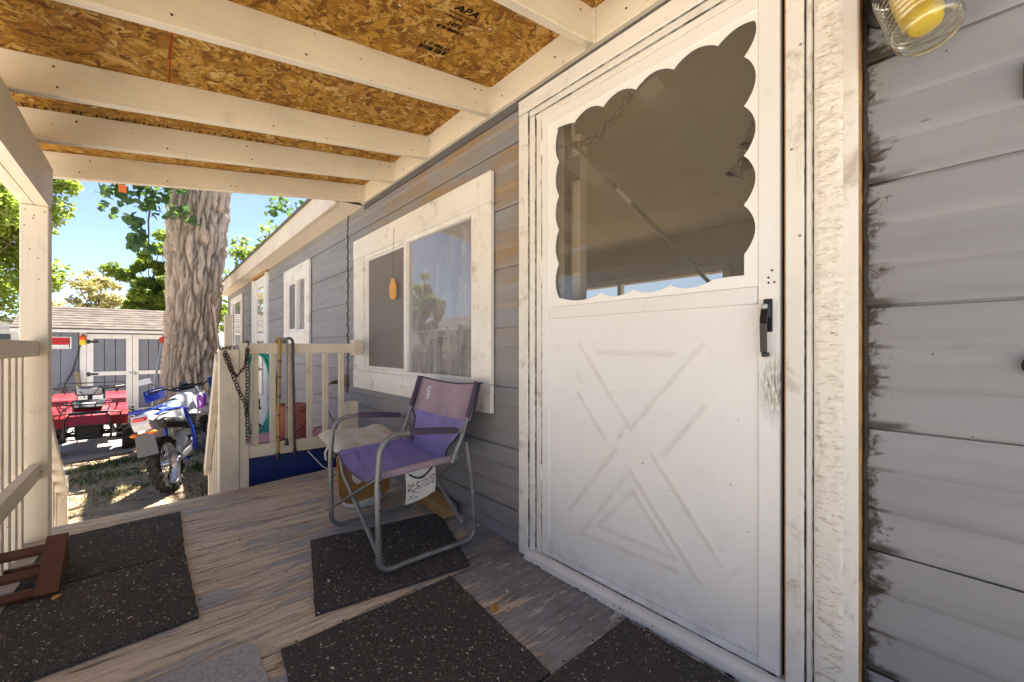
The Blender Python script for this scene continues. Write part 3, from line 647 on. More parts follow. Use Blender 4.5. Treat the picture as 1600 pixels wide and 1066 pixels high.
uvl = ws.data.uv_layers.new(name='grain'); li = np.empty(len(ws.data.loops), np.int32); ws.data.loops.foreach_get('vertex_index', li); uvl.data.foreach_set('uv', U[li].astype(np.float32).ravel())
ws.data.attributes.new('rim', 'FLOAT', 'POINT').data.foreach_set('value', E_.astype(np.float32))
def ceil_mark(x, y, dz=.0042): return (x, y, OSBZ(x) - dz)
def MC(x, y):
    M = Matrix(((1, 0, 0, 0), (0, -1, 0, 0), (SL, 0, -1, 0), (0, 0, 0, 1))); M.translation = ceil_mark(x, y); return M
def stamp(body, size, x, y, sx=1.0, mat=m_ink): return text_mesh('stencil_mark', body, size, MC(x, y), mat, porch, .0004, .15, sx)
stamp('APA', .046, .932, 1.337, 1.25)
q = B()
def cbar(x0, x1, y0, y1): q.prism([ceil_mark(x0, y0), ceil_mark(x1, y0), ceil_mark(x1, y1), ceil_mark(x0, y1)], (0, 0, -.0003))
cbar(.868, .996, 1.3635, 1.3655); cbar(.868, .996, 1.369, 1.371)
for k in range(26):
    x = .870 + k * .0048
    if rng.random() < .8: cbar(x, x + .003, 1.384 + rng.uniform(-.002, .002), 1.394 + rng.uniform(-.002, .002))
for k in range(24):
    x = .868 + k * .0054
    if rng.random() < .88: cbar(x, x + .0038, 1.450 + rng.uniform(-.002, .003), 1.468 + rng.uniform(-.003, .002))
for k in range(16):
    x = .87 + k * .0082
    if rng.random() < .8: cbar(x, x + rng.uniform(.004, .007), 1.565 + rng.uniform(-.002, .008), 1.585 + rng.uniform(-.004, .004))
    if rng.random() < .85: cbar(x, x + rng.uniform(.004, .0076), 1.592 + rng.uniform(-.002, .004), 1.625 + rng.uniform(-.008, .002))
tag(obj('stencil_mark', q, m_ink, porch), 'rows of smudged black stencil print', kind='stuff')
stamp('24/16', .030, .931, 1.428, 1.0)
q = B(); x = -.60
while x < .58:
    wd = rng.uniform(.006, .03)
    if rng.random() < .55: cbar(x, x + .006, 2.868, 2.906); cbar(x + .006, x + wd, 2.868, 2.874)
    else: cbar(x, x + .005, 2.868, 2.906)
    if rng.random() < .4: cbar(x + .004, x + wd, 2.886, 2.892)
    x += wd + rng.uniform(.008, .03)
tag(obj('stencil_mark', q, m_inkb, porch), 'row of brown stencil print beside a joist', kind='stuff')
q = B(); q.prism([ceil_mark(.052, 1.79), ceil_mark(.056, 1.79), ceil_mark(.058, 2.40), ceil_mark(.054, 2.40)], (0, 0, -.0003)); tag(obj('chalk_line', q, m_redchalk, porch), 'red chalk line')
q = B()
for _ in range(10):
    x, y = rng.uniform(-.4, 1.25), rng.uniform(1.2, 2.9); cbar(x, x + rng.uniform(.006, .02), y, y + rng.uniform(.005, .012))
tag(obj('paint_splashes', q, m_trim_y, porch), kind='stuff')

# ---- railings
rail = empty('porch_railing', (.9, 3.48, 0), 'short cream railing between stair post and house wall, canes hung over it', 'railing')
piece('post', m_cream_z, .345, .460, 3.44, 3.53, .0, .985, parent=rail, c=.004); piece('post', m_cream_z, .462, .520, 3.452, 3.50, .0, 1.032, parent=rail)
piece('tall_stake', m_cream_z, .385, .428, 3.535, 3.575, -.1, 1.232, parent=rail)
piece('top_rail', m_cream_x, .521, 1.258, 3.462, 3.50, .955, 1.030, parent=rail); piece('bottom_rail', m_cream_x, .521, 1.20, 3.462, 3.50, .205, .290, parent=rail)
b1 = piece('baluster', m_cream_z, .550, .588, 3.5015, 3.538, .20, 1.0, parent=rail)
for x in (.682, .805, .938, 1.058, 1.182): dup(b1, (x - .569, 0, 0))
piece('end_block', m_cream_z, 1.258, 1.335, 3.43, 3.52, .935, 1.062, parent=rail)
piece('stub_post', m_cream_z, 1.145, 1.205, 3.43, 3.461, .0, .545, parent=rail); piece('stub_post', m_cream_z, 1.2065, 1.29, 3.425, 3.50, .0, .552, parent=rail)
lr = empty('porch_railing', (-.46, 2.2, 0), 'cream side railing along the left edge, cut by the photo edge', 'railing')
piece('top_rail', m_cream_y, -.475, -.437, -.22, 3.1935, .955, 1.032, parent=lr); piece('bottom_rail', m_cream_y, -.475, -.437, -.22, 3.1935, .32, .40, parent=lr)
b1 = piece('baluster', m_cream_z, -.515, -.4765, 1.50, 1.538, -.16, .99, parent=lr)
for k in range(1, 14): dup(b1, (0, k * .121, 0))
def stair_rail(x, xb, label):
    t = empty('stair_railing', (x, 4.0, GZ), label, 'railing')
    q = B(); q.bar((x, 3.30 if x < 0 else 3.545, .93), (x, 4.38, -.06), .085 if x < 0 else .04, .04 if x < 0 else .088, (0, 0, 1), .003); obj('hand_rail', q, m_cream_y, t)
    for k in range(7):
        y = 3.62 + k * .115; zt = .93 - (y - 3.545) * 1.185 - .02
        q = B(); q.box(xb, xb + .036, y, y + .036, max(GZ + .02, zt - .82), zt, .003); obj('baluster', q, m_cream_z, t)
    q = B(); q.box(xb - .005, xb + .075, 4.40, 4.48, GZ, .05, .003); obj('newel_post', q, m_cream_z, t)
stair_rail(.352, .373, 'sloping cream stair handrail running down in front of the dirt bike'); stair_rail(-.50, -.545, 'cream stair handrail mostly hidden behind the left porch post')
stt = empty('porch_stairs', (-.05, 3.9, GZ), 'wooden stairs dropping from the far deck edge', 'stairs')
for k in range(3): piece('tread', m_deck, -.42, .33, 3.47 + .02 + k * .27, 3.75 + k * .27, -.18 - k * .18 - .035, -.18 - k * .18, parent=stt)
for x in (-.46, .335):
    q = B(); q.prism([(x, 3.49, -.17), (x, 4.30, -.70), (x, 4.06, -.72), (x, 3.49, -.42)], (.035, 0, 0)); obj('stringer', q, m_cream_y, stt)

# ================================================================ mats and litter on the deck
MATS = []
def floor_mat(pts, z, label, mat=m_mat, th=.013, group=None, name='floor_mat'):
    P = [Vector((p[0], p[1], 0)) for p in pts]; q = B(); n_ = 26; ring = []
    for i in range(len(P)):
        a, c = P[i], P[(i + 1) % len(P)]; nrm = (c - a).normalized().cross(Vector((0, 0, 1)))
        for k in range(n_):
            t = k / n_; p = a.lerp(c, t) + nrm * (mnoise.noise((p_seed(label), i * 7 + t * 9, 1)) * .006); ring.append(p)
    cen = sum(P, Vector()) / len(P); m = len(ring); vs = []; fs = []
    for s_, zz in ((1.0, z), (1.0, z + th * .75), (.990, z + th)):
        for p in ring: w_ = cen + (p - cen) * s_; vs.append((w_.x, w_.y, zz + mnoise.noise((w_.x * 5, w_.y * 5, 2)) * .003 * (zz > z)))
    for r_ in range(2):
        for i in range(m): j = (i + 1) % m; fs.append((r_ * m + i, r_ * m + j, (r_ + 1) * m + j, (r_ + 1) * m + i))
    fs.append(tuple(2 * m + i for i in range(m))); q.add(vs, fs); MATS.append((pts, z + th))
    return tag(obj(name, q, mat, None), label, 'mat', group)
def p_seed(s_): return sum(map(ord, s_)) % 97
MG = 'black floor mats on the deck'
floor_mat([(-.425, 2.536), (.118, 2.546), (.128, 3.195), (-.40, 3.165)], .0006, 'black floor mat at the far left beside the porch post', group=MG)
floor_mat([(-.425, 1.86), (.130, 1.906), (.119, 2.534), (-.425, 2.522)], .0006, 'black floor mat at the near left, in front of the brown wooden rack', group=MG)
floor_mat([(.456, 1.635), (1.096, 1.547), (1.30, 2.15), (.612, 2.273)], .0006, 'black floor mat lying askew under the purple folding chair', group=MG)
floor_mat([(.268, .885), (.915, .872), (.975, 1.520), (.318, 1.518)], .0008, 'black floor mat in the middle foreground between chair and door', group=MG)
floor_mat([(.66, .2), (1.30, .2), (1.302, .862), (.66, .852)], .0006, 'black floor mat tucked against the door sill', group=MG)
floor_mat([(-.38, .98), (.262, .97), (.262, 1.595), (.245, 1.616), (-.38, 1.60)], .0006, 'grey felt mat cut off by the bottom edge', m_matgrey, .012)
def litter(n, region, zf, smin, smax, mats, name, label, parent=None, elong=3.0, kind='stuff'):
    k = 5; xy = region(n); a = rng.uniform(0, 6.28, n); L = rng.uniform(smin, smax, n) ** 1; Wd = L / rng.uniform(1.2, elong, n)
    prof = np.array([(-1, -.2), (-.2, -1), (1, -.1), (.3, 1), (-.7, .6)]); px = prof[None, :, 0] * L[:, None]; py = prof[None, :, 1] * Wd[:, None] * rng.uniform(.5, 1.1, (n, k))
    V = np.empty((n, k, 3)); V[..., 0] = xy[:, :1] + px * np.cos(a)[:, None] - py * np.sin(a)[:, None]; V[..., 1] = xy[:, 1:2] + px * np.sin(a)[:, None] + py * np.cos(a)[:, None]
    V[..., 2] = zf(xy)[:, None] + .0012 + np.abs(px * rng.normal(0, .12, n)[:, None] + py * rng.normal(0, .25, n)[:, None])
    o = npmesh(name, V.reshape(-1, 3), np.arange(n * k).reshape(n, k), mats, parent); return tag(o, label, 'litter' if not parent else None, None, kind)
def straw_mat(name, stops):
    n = NT(name, .85, .15); r = n.node('NewGeometry').outputs['Random Per Island']; n.col(n.ramp(r, stops)); return n.m
m_straw = straw_mat('dry_plant_bits', [(0, (.10, .055, .02)), (.3, (.30, .18, .07)), (.6, (.48, .38, .20)), (.85, (.62, .55, .40)), (1, (.75, .72, .62))])
def inpoly(pts, n, edge=0):
    P = np.array(pts); lo, hi = P.min(0), P.max(0); out = []
    while len(out) < n:
        p = rng.uniform(lo, hi); c = False
        for i in range(len(P)):
            a, d = P[i], P[i - 1]
            if (a[1] > p[1]) != (d[1] > p[1]) and p[0] < (d[0] - a[0]) * (p[1] - a[1]) / (d[1] - a[1]) + a[0]: c = not c
        if c: out.append(p)
    return np.array(out)
def deck_bits(n):
    L = []
    for (pts, zt), k in zip(MATS, (900, 1500, 1700, 1500, 850, 80)):
        xy = inpoly(pts, k); L.append(np.c_[xy, np.full(k, zt)])
    def band(y, k, x0, x1, sd): L.append(np.c_[rng.uniform(x0, x1, k), rng.normal(y, sd, k), np.full(k, .0005)])
    band(1.528, 420, .3, 1.25, .012); band(.870, 40, .9, 1.3, .006)
    k = 130; L.append(np.c_[1.345 - np.abs(rng.normal(0, .014, k)), rng.uniform(.9, 2.5, k), np.full(k, .0005)])
    k = 90; L.append(np.c_[1.325 - np.abs(rng.normal(0, .006, k)), rng.uniform(.37, 1.45, k), np.full(k, .0005)])
    k = 160; L.append(np.c_[.131 + np.abs(rng.normal(0, .006, k)), rng.uniform(1.9, 3.1, k), np.full(k, .0005)])
    k = 300; L.append(np.c_[rng.uniform(-.4, 1.3, k), rng.uniform(.8, 3.3, k), np.full(k, .0005)])
    return np.concatenate(L)
DB = deck_bits(0)
litter(len(DB), lambda n: DB, lambda q: q[:, 2], .0008, .0066, m_straw, 'deck_litter', 'scattered dry grass and bark crumbs over mats and deck', None, 6)
k = 26; D2 = np.c_[np.concatenate([rng.uniform(.3, 1.1, 13), rng.uniform(-.3, .12, 13)]), np.concatenate([rng.uniform(.95, 2.0, 13), rng.uniform(1.9, 3.0, 13)]), np.full(26, .0145)]
litter(26, lambda n: D2, lambda q: q[:, 2], .007, .014, m_straw, 'deck_litter', 'larger pale straw bits lying on the black mats', None, 4.5)
m_leafdry = plain('dry_leaf', (.48, .25, .07), .8, .2, 0, .3, 40)
def dry_leaf(x, y, z, s_, a, label):
    q = B(); c, d = math.cos(a), math.sin(a)
    def fn(u, v):
        t = (u - .5) * 2; w_ = (v - .5) * 2 * (math.sqrt(max(0, 1 - t * t)) * (.65 - .25 * t)); px, py = t * s_, w_ * s_
        return (x + px * c - py * d, y + px * d + py * c, z + .002 + .35 * s_ * abs(w_) + .1 * s_ * math.sin(t * 3 + 1))
    q.grid(8, 6, fn); tag(obj('dry_leaf', q, m_leafdry, None, 60), label, 'leaf')
dry_leaf(.985, 1.235, .001, .024, 1.2, 'curled orange-brown leaf on the deck just right of the middle mat')
dry_leaf(-.28, 2.40, .016, .020, .8, 'small pale leaf on the mat beside the brown rack')
# ================================================================ brown rack
m_brown = paint('brown_stained_wood', (.115, .045, .022), 'x', .6, .6, (.05, .02, .01), (.20, .10, .05))
rk = empty('wooden_rack', (-.4, 2.6, .0145), 'low brown stained wooden rack lying on the left mats', 'rack')
z0 = .0155
q = B(); q.bar((-.315, 2.432, z0 + .008), (-.315, 2.70, .168), .066, .016, (0, -.5, 1), .002); obj('end_board', q, m_brown, rk)
q = B(); q.prism([(-.300, 2.455, z0), (-.300, 2.78, z0), (-.300, 2.705, .158)], (.014, 0, 0)); obj('end_gusset', q, m_brown, rk)
for (ya, za, hh) in ((2.66, .128, .040), (2.55, .075, .036), (2.465, .028, .036)):
    q = B(); q.bar((-.50, ya, za + .004), (-.348, ya, za + .004), hh, .022, (0, -.55, 1), .002); obj('slat', q, m_brown, rk)
q = B(); q.bar((-.50, 2.755, .028), (-.301, 2.755, .028), .02, .034, (0, 0, 1), .002); obj('slat', q, m_brown, rk)

# ================================================================ folding chair
ch = empty('folding_chair', (1.0, 2.02, 0), 'purple canvas folding camp chair with grey tube frame by the wall', 'chair')
def arc(c, r, a0, a1, n, y): return [(c[0] + r * math.cos(a0 + (a1 - a0) * i / n), y, c[1] + r * math.sin(a0 + (a1 - a0) * i / n)) for i in range(n + 1)]
TR = .0125
FZ = .0275
for y, s_ in ((1.715, -1), (2.335, 1)):
    q = B(); q.tube([(1.203, y - .01 * s_, .645), (1.262, y - .01 * s_, .822)], .0135, 10); obj('back_sleeve', q, m_dkpurple, ch, 60)
    pts = [(1.140, y, .590)] + [(.86, y, .612)]
    pts = [(1.17, y, .585), (1.10, y, .592), (.90, y, .614)] + arc((.825, .527), .088, R(80), R(178), 8, y) + [(.728, y, .40), (.733, y, .12)] + arc((.793, FZ + .060), .060, R(180), R(268), 6, y) + [(.95, y, FZ + .003), (1.12, y, FZ)] + arc((1.185, FZ + .055), .055, R(-90), R(2), 6, y) + [(1.225, y, .30), (1.19, y, .53)]
    q = B(); q.tube(pts, TR, 10); obj('side_frame', q, m_tube, ch, 60)
    q = B(); q.tube([(1.115, y - .02 * s_, .43), (1.17, y - .012 * s_, .55), (1.215, y - .01 * s_, .68), (1.262, y - .01 * s_, .818)], .0115, 10); obj('back_post', q, m_tube, ch, 60)
    q = B(); q.tube([(.875, y, .617), (.89, y, .617), (1.0, y, .606), (1.12, y, .592), (1.135, y, .590)], [.014, .0205, .0215, .0205, .014], 12, flat=.8); obj('armrest_sleeve', q, m_dkpurple, ch, 60)
    q = B(); q.tube([(.755, y - .05 * s_, .425), (.95, y - .05 * s_, .432), (1.17, y - .05 * s_, .440)], .0125, 10); obj('seat_tube', q, m_tube, ch, 60)
    q = B()
    for (px, pz) in ((1.19, .53), (.733, .42), (.735, .3), (1.225, .30)): q.lathe([(.0045, -.0145), (.0045, .0145)], 8, Matrix.Translation((px, y, pz)) @ Matrix.Rotation(R(90), 4, 'X'))
    obj('rivets', q, m_blackm, ch)
    q = B(); q.bar((.745, y - .045 * s_, .425), (.735, y, .40), .014, .02, (0, 0, 1)); obj('pivot_bracket', q, m_black, ch)
q = B(); q.bar((.742, 2.41, .095), (.752, 1.77, .415), .008, .024, (1, 0, 0), .002); obj('cross_brace', q, m_tube, ch)
q = B(); q.tube([(.762, 2.285, .42), (.762, 2.23, .33), (.764, 1.80, .075), (.764, 1.745, .05)], .011, 9); obj('cross_brace', q, m_tube, ch, 60)
q = B(); q.bar((1.205, 2.30, .10), (1.175, 1.77, .42), .008, .024, (1, 0, 0), .002); obj('cross_brace', q, m_tube, ch)
q = B(); q.tube([(1.19, 2.28, .43), (1.20, 1.76, .10)], .011, 9); obj('cross_brace', q, m_tube, ch, 60)
q = B(); q.tube([(.766, 1.744, .043), (.764, 1.74, .03)], .0125, 9); obj('rubber_tip', q, m_black, ch, 60)
def seat(u, v):
    x = .752 + .43 * u; y = 1.765 + .52 * v; e = 1 - abs(2 * v - 1) ** 2.6
    pk = math.sin(v * 60) * 0; z = .438 + .015 * u - .075 * e * (1 - .25 * u) + .007 * mnoise.noise((x * 16, y * 7, 1)) + .004 * math.sin(x * 40 + 6 * y) + .0035 * math.sin(u * 46) * max(0, v - .72) / .28
    return (x + .010 * math.sin(math.pi * v), y, z)
q = B(); q.grid(60, 50, seat); st_ = obj('seat_sling', q, m_purple, ch, 180)
for v_ in (0.0, 1.0):
    y = 1.765 + .52 * v_; q = B(); q.tube([(.762, y, .428), (.9, y, .434), (1.05, y, .440), (1.165, y, .444)], [.0155, .0165, .0165, .0155], 12); obj('seat_sleeve', q, m_lilac if v_ == 0 else m_purple, ch, 60)
q = B(); q.tube([seat(0, k / 24) for k in range(25)], .004, 6); obj('seat_piping', q, m_dkpurple, st_, 60)
def back_up(u, v):
    y = 1.712 + .626 * u; z = .628 + .186 * v - .022 * math.sin(math.pi * u) * (1 if v > .5 else .8); x = 1.222 + .050 * v + .022 * math.sin(math.pi * u)
    return (x + .003 * mnoise.noise((y * 14, z * 6, 2)) + .0022 * math.sin(u * 19 + v * 3), y, z)
q = B(); q.grid(50, 12, back_up); bu = obj('back_band', q, m_lilac, ch, 180)
def back_lo(u, v):
    half = .313 - .17 * (1 - v) ** .75 + .05 * (1 - v) ** 4; y = 2.025 + .055 * (1 - v) + (u - .5) * 2 * half
    zt = .628 - .022 * .8 * math.sin(math.pi * u); z = .395 + (zt - .395) * v
    x = 1.165 + .057 * v + .024 * math.sin(math.pi * u) + .007 * mnoise.noise((y * 10, z * 12, 7)) + .004 * math.sin(z * 55 + y * 9)
    return (x, y, z)
q = B(); q.grid(44, 30, back_lo); bl = obj('back_panel', q, m_purple, ch, 180)
q = B(); q.tube([back_lo(0, k / 12) for k in range(13)], .0045, 6); q.tube([back_lo(1, k / 12) for k in range(13)], .0045, 6); obj('back_piping', q, m_black, bl, 60)
q = B(); q.tube([(p[0] + .006, p[1], p[2] + .002) for p in (back_up(k / 24, 1) for k in range(25))], .006, 6); q.tube([back_up(0, k / 8) for k in range(9)], .0065, 6); q.tube([back_up(1, k / 8) for k in range(9)], .0065, 6); obj('back_piping', q, m_black, bu, 60)
# white oval badge with lantern mark on the band
m_badge = plain('white_print', (.85, .82, .82), .7, .2, 0, .03); c_ = Vector(back_up(.805, .60))
def oval(ry, rz, n=28): return [(ry * math.cos(2 * math.pi * k / n), rz * math.sin(2 * math.pi * k / n)) for k in range(n)]
Mb = Matrix.Translation((c_.x - .0035, c_.y, c_.z)) @ Matrix.Rotation(R(-3), 4, 'Z') @ Matrix.Rotation(R(14), 4, 'Y') @ My
hole_sheet('badge', oval(.026, .040), [oval(.0185, .0325)], .0006, Mb, m_badge, bu)
q = B(Mb); q.box(-.009, .009, -.017, -.005, -.0005, .0005, 0); q.box(-.006, .006, -.003, .004, -.0005, .0005, 0); q.prism([(-.010, .006, 0), (.010, .006, 0), (.004, .015, 0), (-.004, .015, 0)], (0, 0, .0006)); q.box(-.002, .002, .016, .022, -.0005, .0005, 0); q.box(-.0105, .0105, -.021, -.019, -.0005, .0005, 0); obj('badge', q, m_badge, bu)
# leaflet hanging below the seat
m_paper = plain('white_paper', (.66, .63, .58), .8, .1, 0, .08)
q = B()
def leaflet(u, v): return (.895 + .165 * u + .006 * math.sin(v * 3), 1.792 + .01 * u, .405 + .028 * u - .150 * v + .004 * math.sin(u * 5 + v * 2))
q.grid(12, 10, leaflet); lf = obj('instruction_leaflet', q, m_paper, ch, 180)
q = B()
def ink(u0, u1, v0, v1): q.add([Vector(leaflet(u, v)) + Vector((0, -.0012, 0)) for u, v in ((u0, v0), (u1, v0), (u1, v1), (u0, v1))], [(0, 1, 2, 3)])
for r_ in range(9):
    u = .06
    while u < .92:
        wd = rng.uniform(.02, .10); v0 = .36 + r_ * .062
        if rng.random() < (.75 if r_ < 5 else (.55 if u < .4 else .0)): ink(u, min(.95, u + wd), v0, v0 + rng.uniform(.015, .045))
        u += wd + rng.uniform(.01, .05)
obj('printed_lines', q, m_inkb, lf)
q = B(); q.tube([(.895 + .165 * t, 1.788, .418 + .02 * t - .055 * math.sin(math.pi * t)) for t in np.linspace(.12, .95, 14)], .004, 6); obj('strap', q, m_black, ch, 60)

# ================================================================ behind the chair
m_bucket = plain('white_plastic', (.70, .68, .63), .45, .4, 0, .06, 10, 0, .3, (.35, .30, .24))
bk = empty('bucket', (1.03, 2.66, 0), 'white plastic bucket on the deck behind the folding chair', 'bucket')
q = B(); q.lathe([(.118, .001), (.124, .006), (.142, .335), (.150, .337), (.150, .36), (.143, .362), (.138, .33), (.118, .01)], 36, Matrix.Translation((1.03, 2.66, 0))); obj('pail', q, m_bucket, bk, 40)
q = B(); q.tube([(1.03 + .15 * math.cos(a), 2.66 - .02 + .0 * a - .13 * math.sin(a) * .25 - .13, .33 - .22 * math.sin(a)) for a in np.linspace(0, math.pi, 14)], .0025, 6); obj('bail_handle', q, m_steel, bk, 60)
m_tan = plain('tan_board', (.34, .165, .045), .6, .3, 0, .2, 8, .1, .35, (.14, .07, .03))
q = B()
def brd(u, v, o):
    y = 2.475; xx = .835 + .315 * u; cr = .05; zz = .085 + .32 * v
    return (xx, 2.49 - .02 * math.sin(math.pi * u) + .05 * v + o - .06 * u, zz)
poly = []
for (cx, cz, a0) in ((.895, .150, 180), (1.085, .135, 270), (1.10, .34, 0), (.875, .34, 90)):
    for k in range(7): a = R(a0 + 90 * k / 6); rr = .075 if a0 == 180 else (.06 if a0 != 270 else .04); poly.append((cx + rr * math.cos(a), 2.50 + .05 * (cz - .1), cz + rr * math.sin(a)))
q.prism([(p[0], 2.462 + (p[2] - .1) * .12, p[2]) for p in poly], (0, .018, 0))
bd = tag(obj('leaning_board', q, m_tan, None), 'brown board with rounded corners leaning on the bucket behind the chair', 'board')
q = B(); q.prism([(.930 + .035 * math.cos(a), 2.4575 + (.235 + .05 * math.sin(a) - .1) * .12, .235 + .052 * math.sin(a)) for a in np.linspace(0, 2 * math.pi, 20, endpoint=False)], (0, .004, 0)); obj('oval_sticker', q, m_bucket, bd)
q = B()
for side in (1, -1):
    def cush(u, v):
        s1 = (2 * u - 1); s2 = (2 * v - 1); e = (1 - abs(s1) ** 5) * (1 - abs(s2) ** 5); e = max(0, e) ** .35
        tuft = .62 + .38 * min(1, abs(math.sin(u * math.pi * 3)) * 1.1) * min(1, abs(math.sin(v * math.pi * 3)) * 1.1)
        x = 1.04 + s1 * .225 + .012 * mnoise.noise((u * 4, v * 4, 2)); y = 2.68 + s2 * .205 + .012 * mnoise.noise((u * 4, v * 4, 8)); return (x, y, .402 + .02 * s2 + side * .043 * e * (tuft if side > 0 else .9) + .012 * mnoise.noise((u * 3, v * 3, 5)))
    q.grid(36, 36, cush)
cu_ = tag(obj('seat_cushion', q, m_cushion, None, 180), 'dingy white tufted seat cushion resting on the bucket behind the chair', 'cushion')
q = B(); q.tube([(.815, 2.60, .42), (.80, 2.57, .40), (.805, 2.55, .36)], .008, 6, flat=.4); q.tube([(.815, 2.62, .42), (.78, 2.60, .37), (.79, 2.62, .32)], .008, 6, flat=.4); obj('tie', q, m_cushion, cu_, 60)
q = B(); Mw = Matrix.Translation((1.318, 2.22, .0115)) @ Matrix.Rotation(R(-94), 4, 'Z') @ Matrix.Rotation(R(0), 4, 'Y'); q.M = Mw
q.prism([(-.20, -.042, -.010), (.17, -.042, 0), (.17, -.042, .058), (-.20, -.042, .088)], (0, .09, 0)); tag(obj('wood_offcut', q, m_rawwood, None), 'sawn lumber offcut on the deck behind the folding chair', 'wood')
m_pot = plain('dark_shadow_cloth', (.02, .02, .024), .9, .1)

# ================================================================ things beyond the railing
m_blue = plain('navy_plastic', (.018, .040, .19), .42, .4, 0, .25, 5, 0, .15); m_pink = plain('pink_plastic', (.56, .22, .27), .5, .4, 0, .12, 6)
tb = empty('storage_tub', (.95, 4.0, GZ), 'long navy blue tub with pink lid under the railing', 'tub')
q = B(); q.prism([(.46, 3.66, GZ), (1.36, 3.66, GZ), (1.38, 3.60, .08), (1.38, 3.575, .155), (.43, 3.575, .155), (.43, 3.60, .08)][:0] or [(.45, 3.665, GZ), (1.35, 3.665, GZ), (1.35, 4.40, GZ), (.45, 4.40, GZ)], (0, 0, .02))
def tubwall(u, v):
    e = [(0, 0, .47, 3.68), (0, 0, 0, 0)]; t = (u % 1) * 4; i = int(t) % 4; f = t - int(t); k = v
    o = .055 * v + .008 * math.sin(v * 9); C = [(.48 - o, 3.69 - o), (1.33 + o * .5, 3.69 - o), (1.33 + o * .5, 4.40 + o), (.48 - o, 4.40 + o)]
    a, c = C[i], C[(i + 1) % 4]; return (a[0] + (c[0] - a[0]) * f, a[1] + (c[1] - a[1]) * f, GZ + .02 + v * (.165 - GZ - .02))
q.grid(24, 14, tubwall); obj('tub_body', q, m_blue, tb, 50)
q = B(); q.box(.415, 1.37, 3.62, 4.47, .166, .196, .008); obj('lid', q, m_pink, tb)
m_bin = plain('salmon_plastic', (.50, .19, .145), .5, .35, 0, .1, 8, 0, .25)
pb = empty('planter_pot', (.92, 4.12, .197), 'salmon pink plastic pot standing on the tub lid behind the canes', 'pot')
q = B(); q.lathe([(.115, .001), (.122, .006), (.150, .255), (.160, .257), (.160, .29), (.150, .292), (.143, .25), (.115, .012)], 30, Matrix.Translation((.94, 4.10, .197))); obj('pot_body', q, m_bin, pb, 40)
q = B(); q.lathe([(.1435, .245), (0.0001, .25)], 24, Matrix.Translation((.94, 4.10, .197))); obj('potting_soil', q, m_dark, pb)
m_hose = plain('teal_hose', (.03, .37, .31), .4, .4, 0, .12)
q = B(); hp = []
for i in range(260):
    t = i / 260 * 2 * math.pi * 8; a = 1 + .16 * math.sin(i * .11); k = i / 260
    hp.append((.765 + .155 * a * math.sin(t) + .02 * math.sin(i * .05), 4.62 + .05 * k + .02 * math.sin(t * .5), .56 + (.40 if math.cos(t) > 0 else .50 * a) * math.cos(t) + .02 * math.sin(i * .07)))
q.tube(hp, .0125, 7); hs = tag(obj('garden_hose', q, m_hose, None, 60), 'teal garden hose looped in long coils behind the railing', 'hose')
m_greyst = plain('grey_stake', (.16, .15, .14), .7, .3)
hk = empty('hose_stake', (.76, 4.72, GZ), 'grey stake carrying the teal hose', 'stake')
q = B(); q.box(.75, .775, 4.72, 4.745, GZ, 1.0, .003); obj('stake_post', q, m_greyst, hk)
q = B(); q.tube([(.70, 4.70, .985), (.705, 4.61, .955), (.76, 4.59, .945), (.815, 4.61, .955), (.82, 4.70, .985)], .008, 8); obj('hook', q, m_steel, hk, 60)
b = B(); b.sphere((.76, 4.56, .48), .018, (1, 1, 2.4)); b.tube([(.76, 4.57, .46), (.775, 4.54, .41)], .010, 8); tag(obj('spray_nozzle', b, m_black, None, 60), 'black spray nozzle caught in the hose coils', 'nozzle')
m_bark_d = plain('dark_mulch', (.06, .04, .028), .9, .1, 0, .5, 30, .5)
# canes
def cane(x0, x1, zb, mat, r, label, bands, y=3.438, tip=m_black, hook=.045, lean=.0):
    t = empty('walking_cane', (x1, y, zb), label, 'cane', 'walking canes hung over the railing'); top = 1.035 + r
    pts = [(x1, y - .006, zb + .03), (x1 + (x0 - x1) * .3, y, zb + .3), (x0 + (x1 - x0) * .35, y, .70), (x0, y, .93)]
    for k in range(9): a = math.pi * k / 8; pts.append((x0 - lean * k / 8, y + hook - hook * math.cos(a), top + hook * .55 * math.sin(a)))
    pts.append((x0 - lean, y + 2 * hook, .985)); pts = [Vector(p) for p in pts]
    q = B(); q.tube(pts, r, 9); sh = obj('shaft', q, mat, t, 60)
    q = B(); q.lathe([(r * 1.75, 0), (r * 1.6, .012), (r * 1.25, .022), (r * 1.2, .05)], 12, Matrix.Translation((x1, y - .006, zb))); obj('rubber_tip', q, tip, t, 40)
    for z in bands:
        f = (z - zb) / (.93 - zb); x = x1 + (x0 - x1) * f; q = B(); q.lathe([(r * 1.18, -.004), (r * 1.25, 0), (r * 1.18, .004)], 10, Matrix.Translation((x, y - .001, z))); obj('joint_ring', q, tip, t, 60)
m_bamboo = plain('bamboo', (.42, .24, .055), .45, .4, 0, .3, 20, 0, .4, (.12, .06, .02)); m_dkwood = plain('dark_cane_wood', (.07, .045, .038), .4, .5, 0, .3, 20)
m_greyc = plain('grey_cane', (.32, .29, .26), .45, .4, .3, .15)
cane(.712, .700, .175, m_bamboo, .0115, 'yellow bamboo walking cane, leftmost on the railing', (.34, .5, .64, .78, .9))
cane(.760, .758, .27, m_greyc, .0085, 'pale grey walking cane, middle of the three on the railing', (.55,), lean=.02)
cane(.800, .812, .185, m_dkwood, .0105, 'dark wooden walking cane, rightmost on the railing', (.5,), lean=.035)
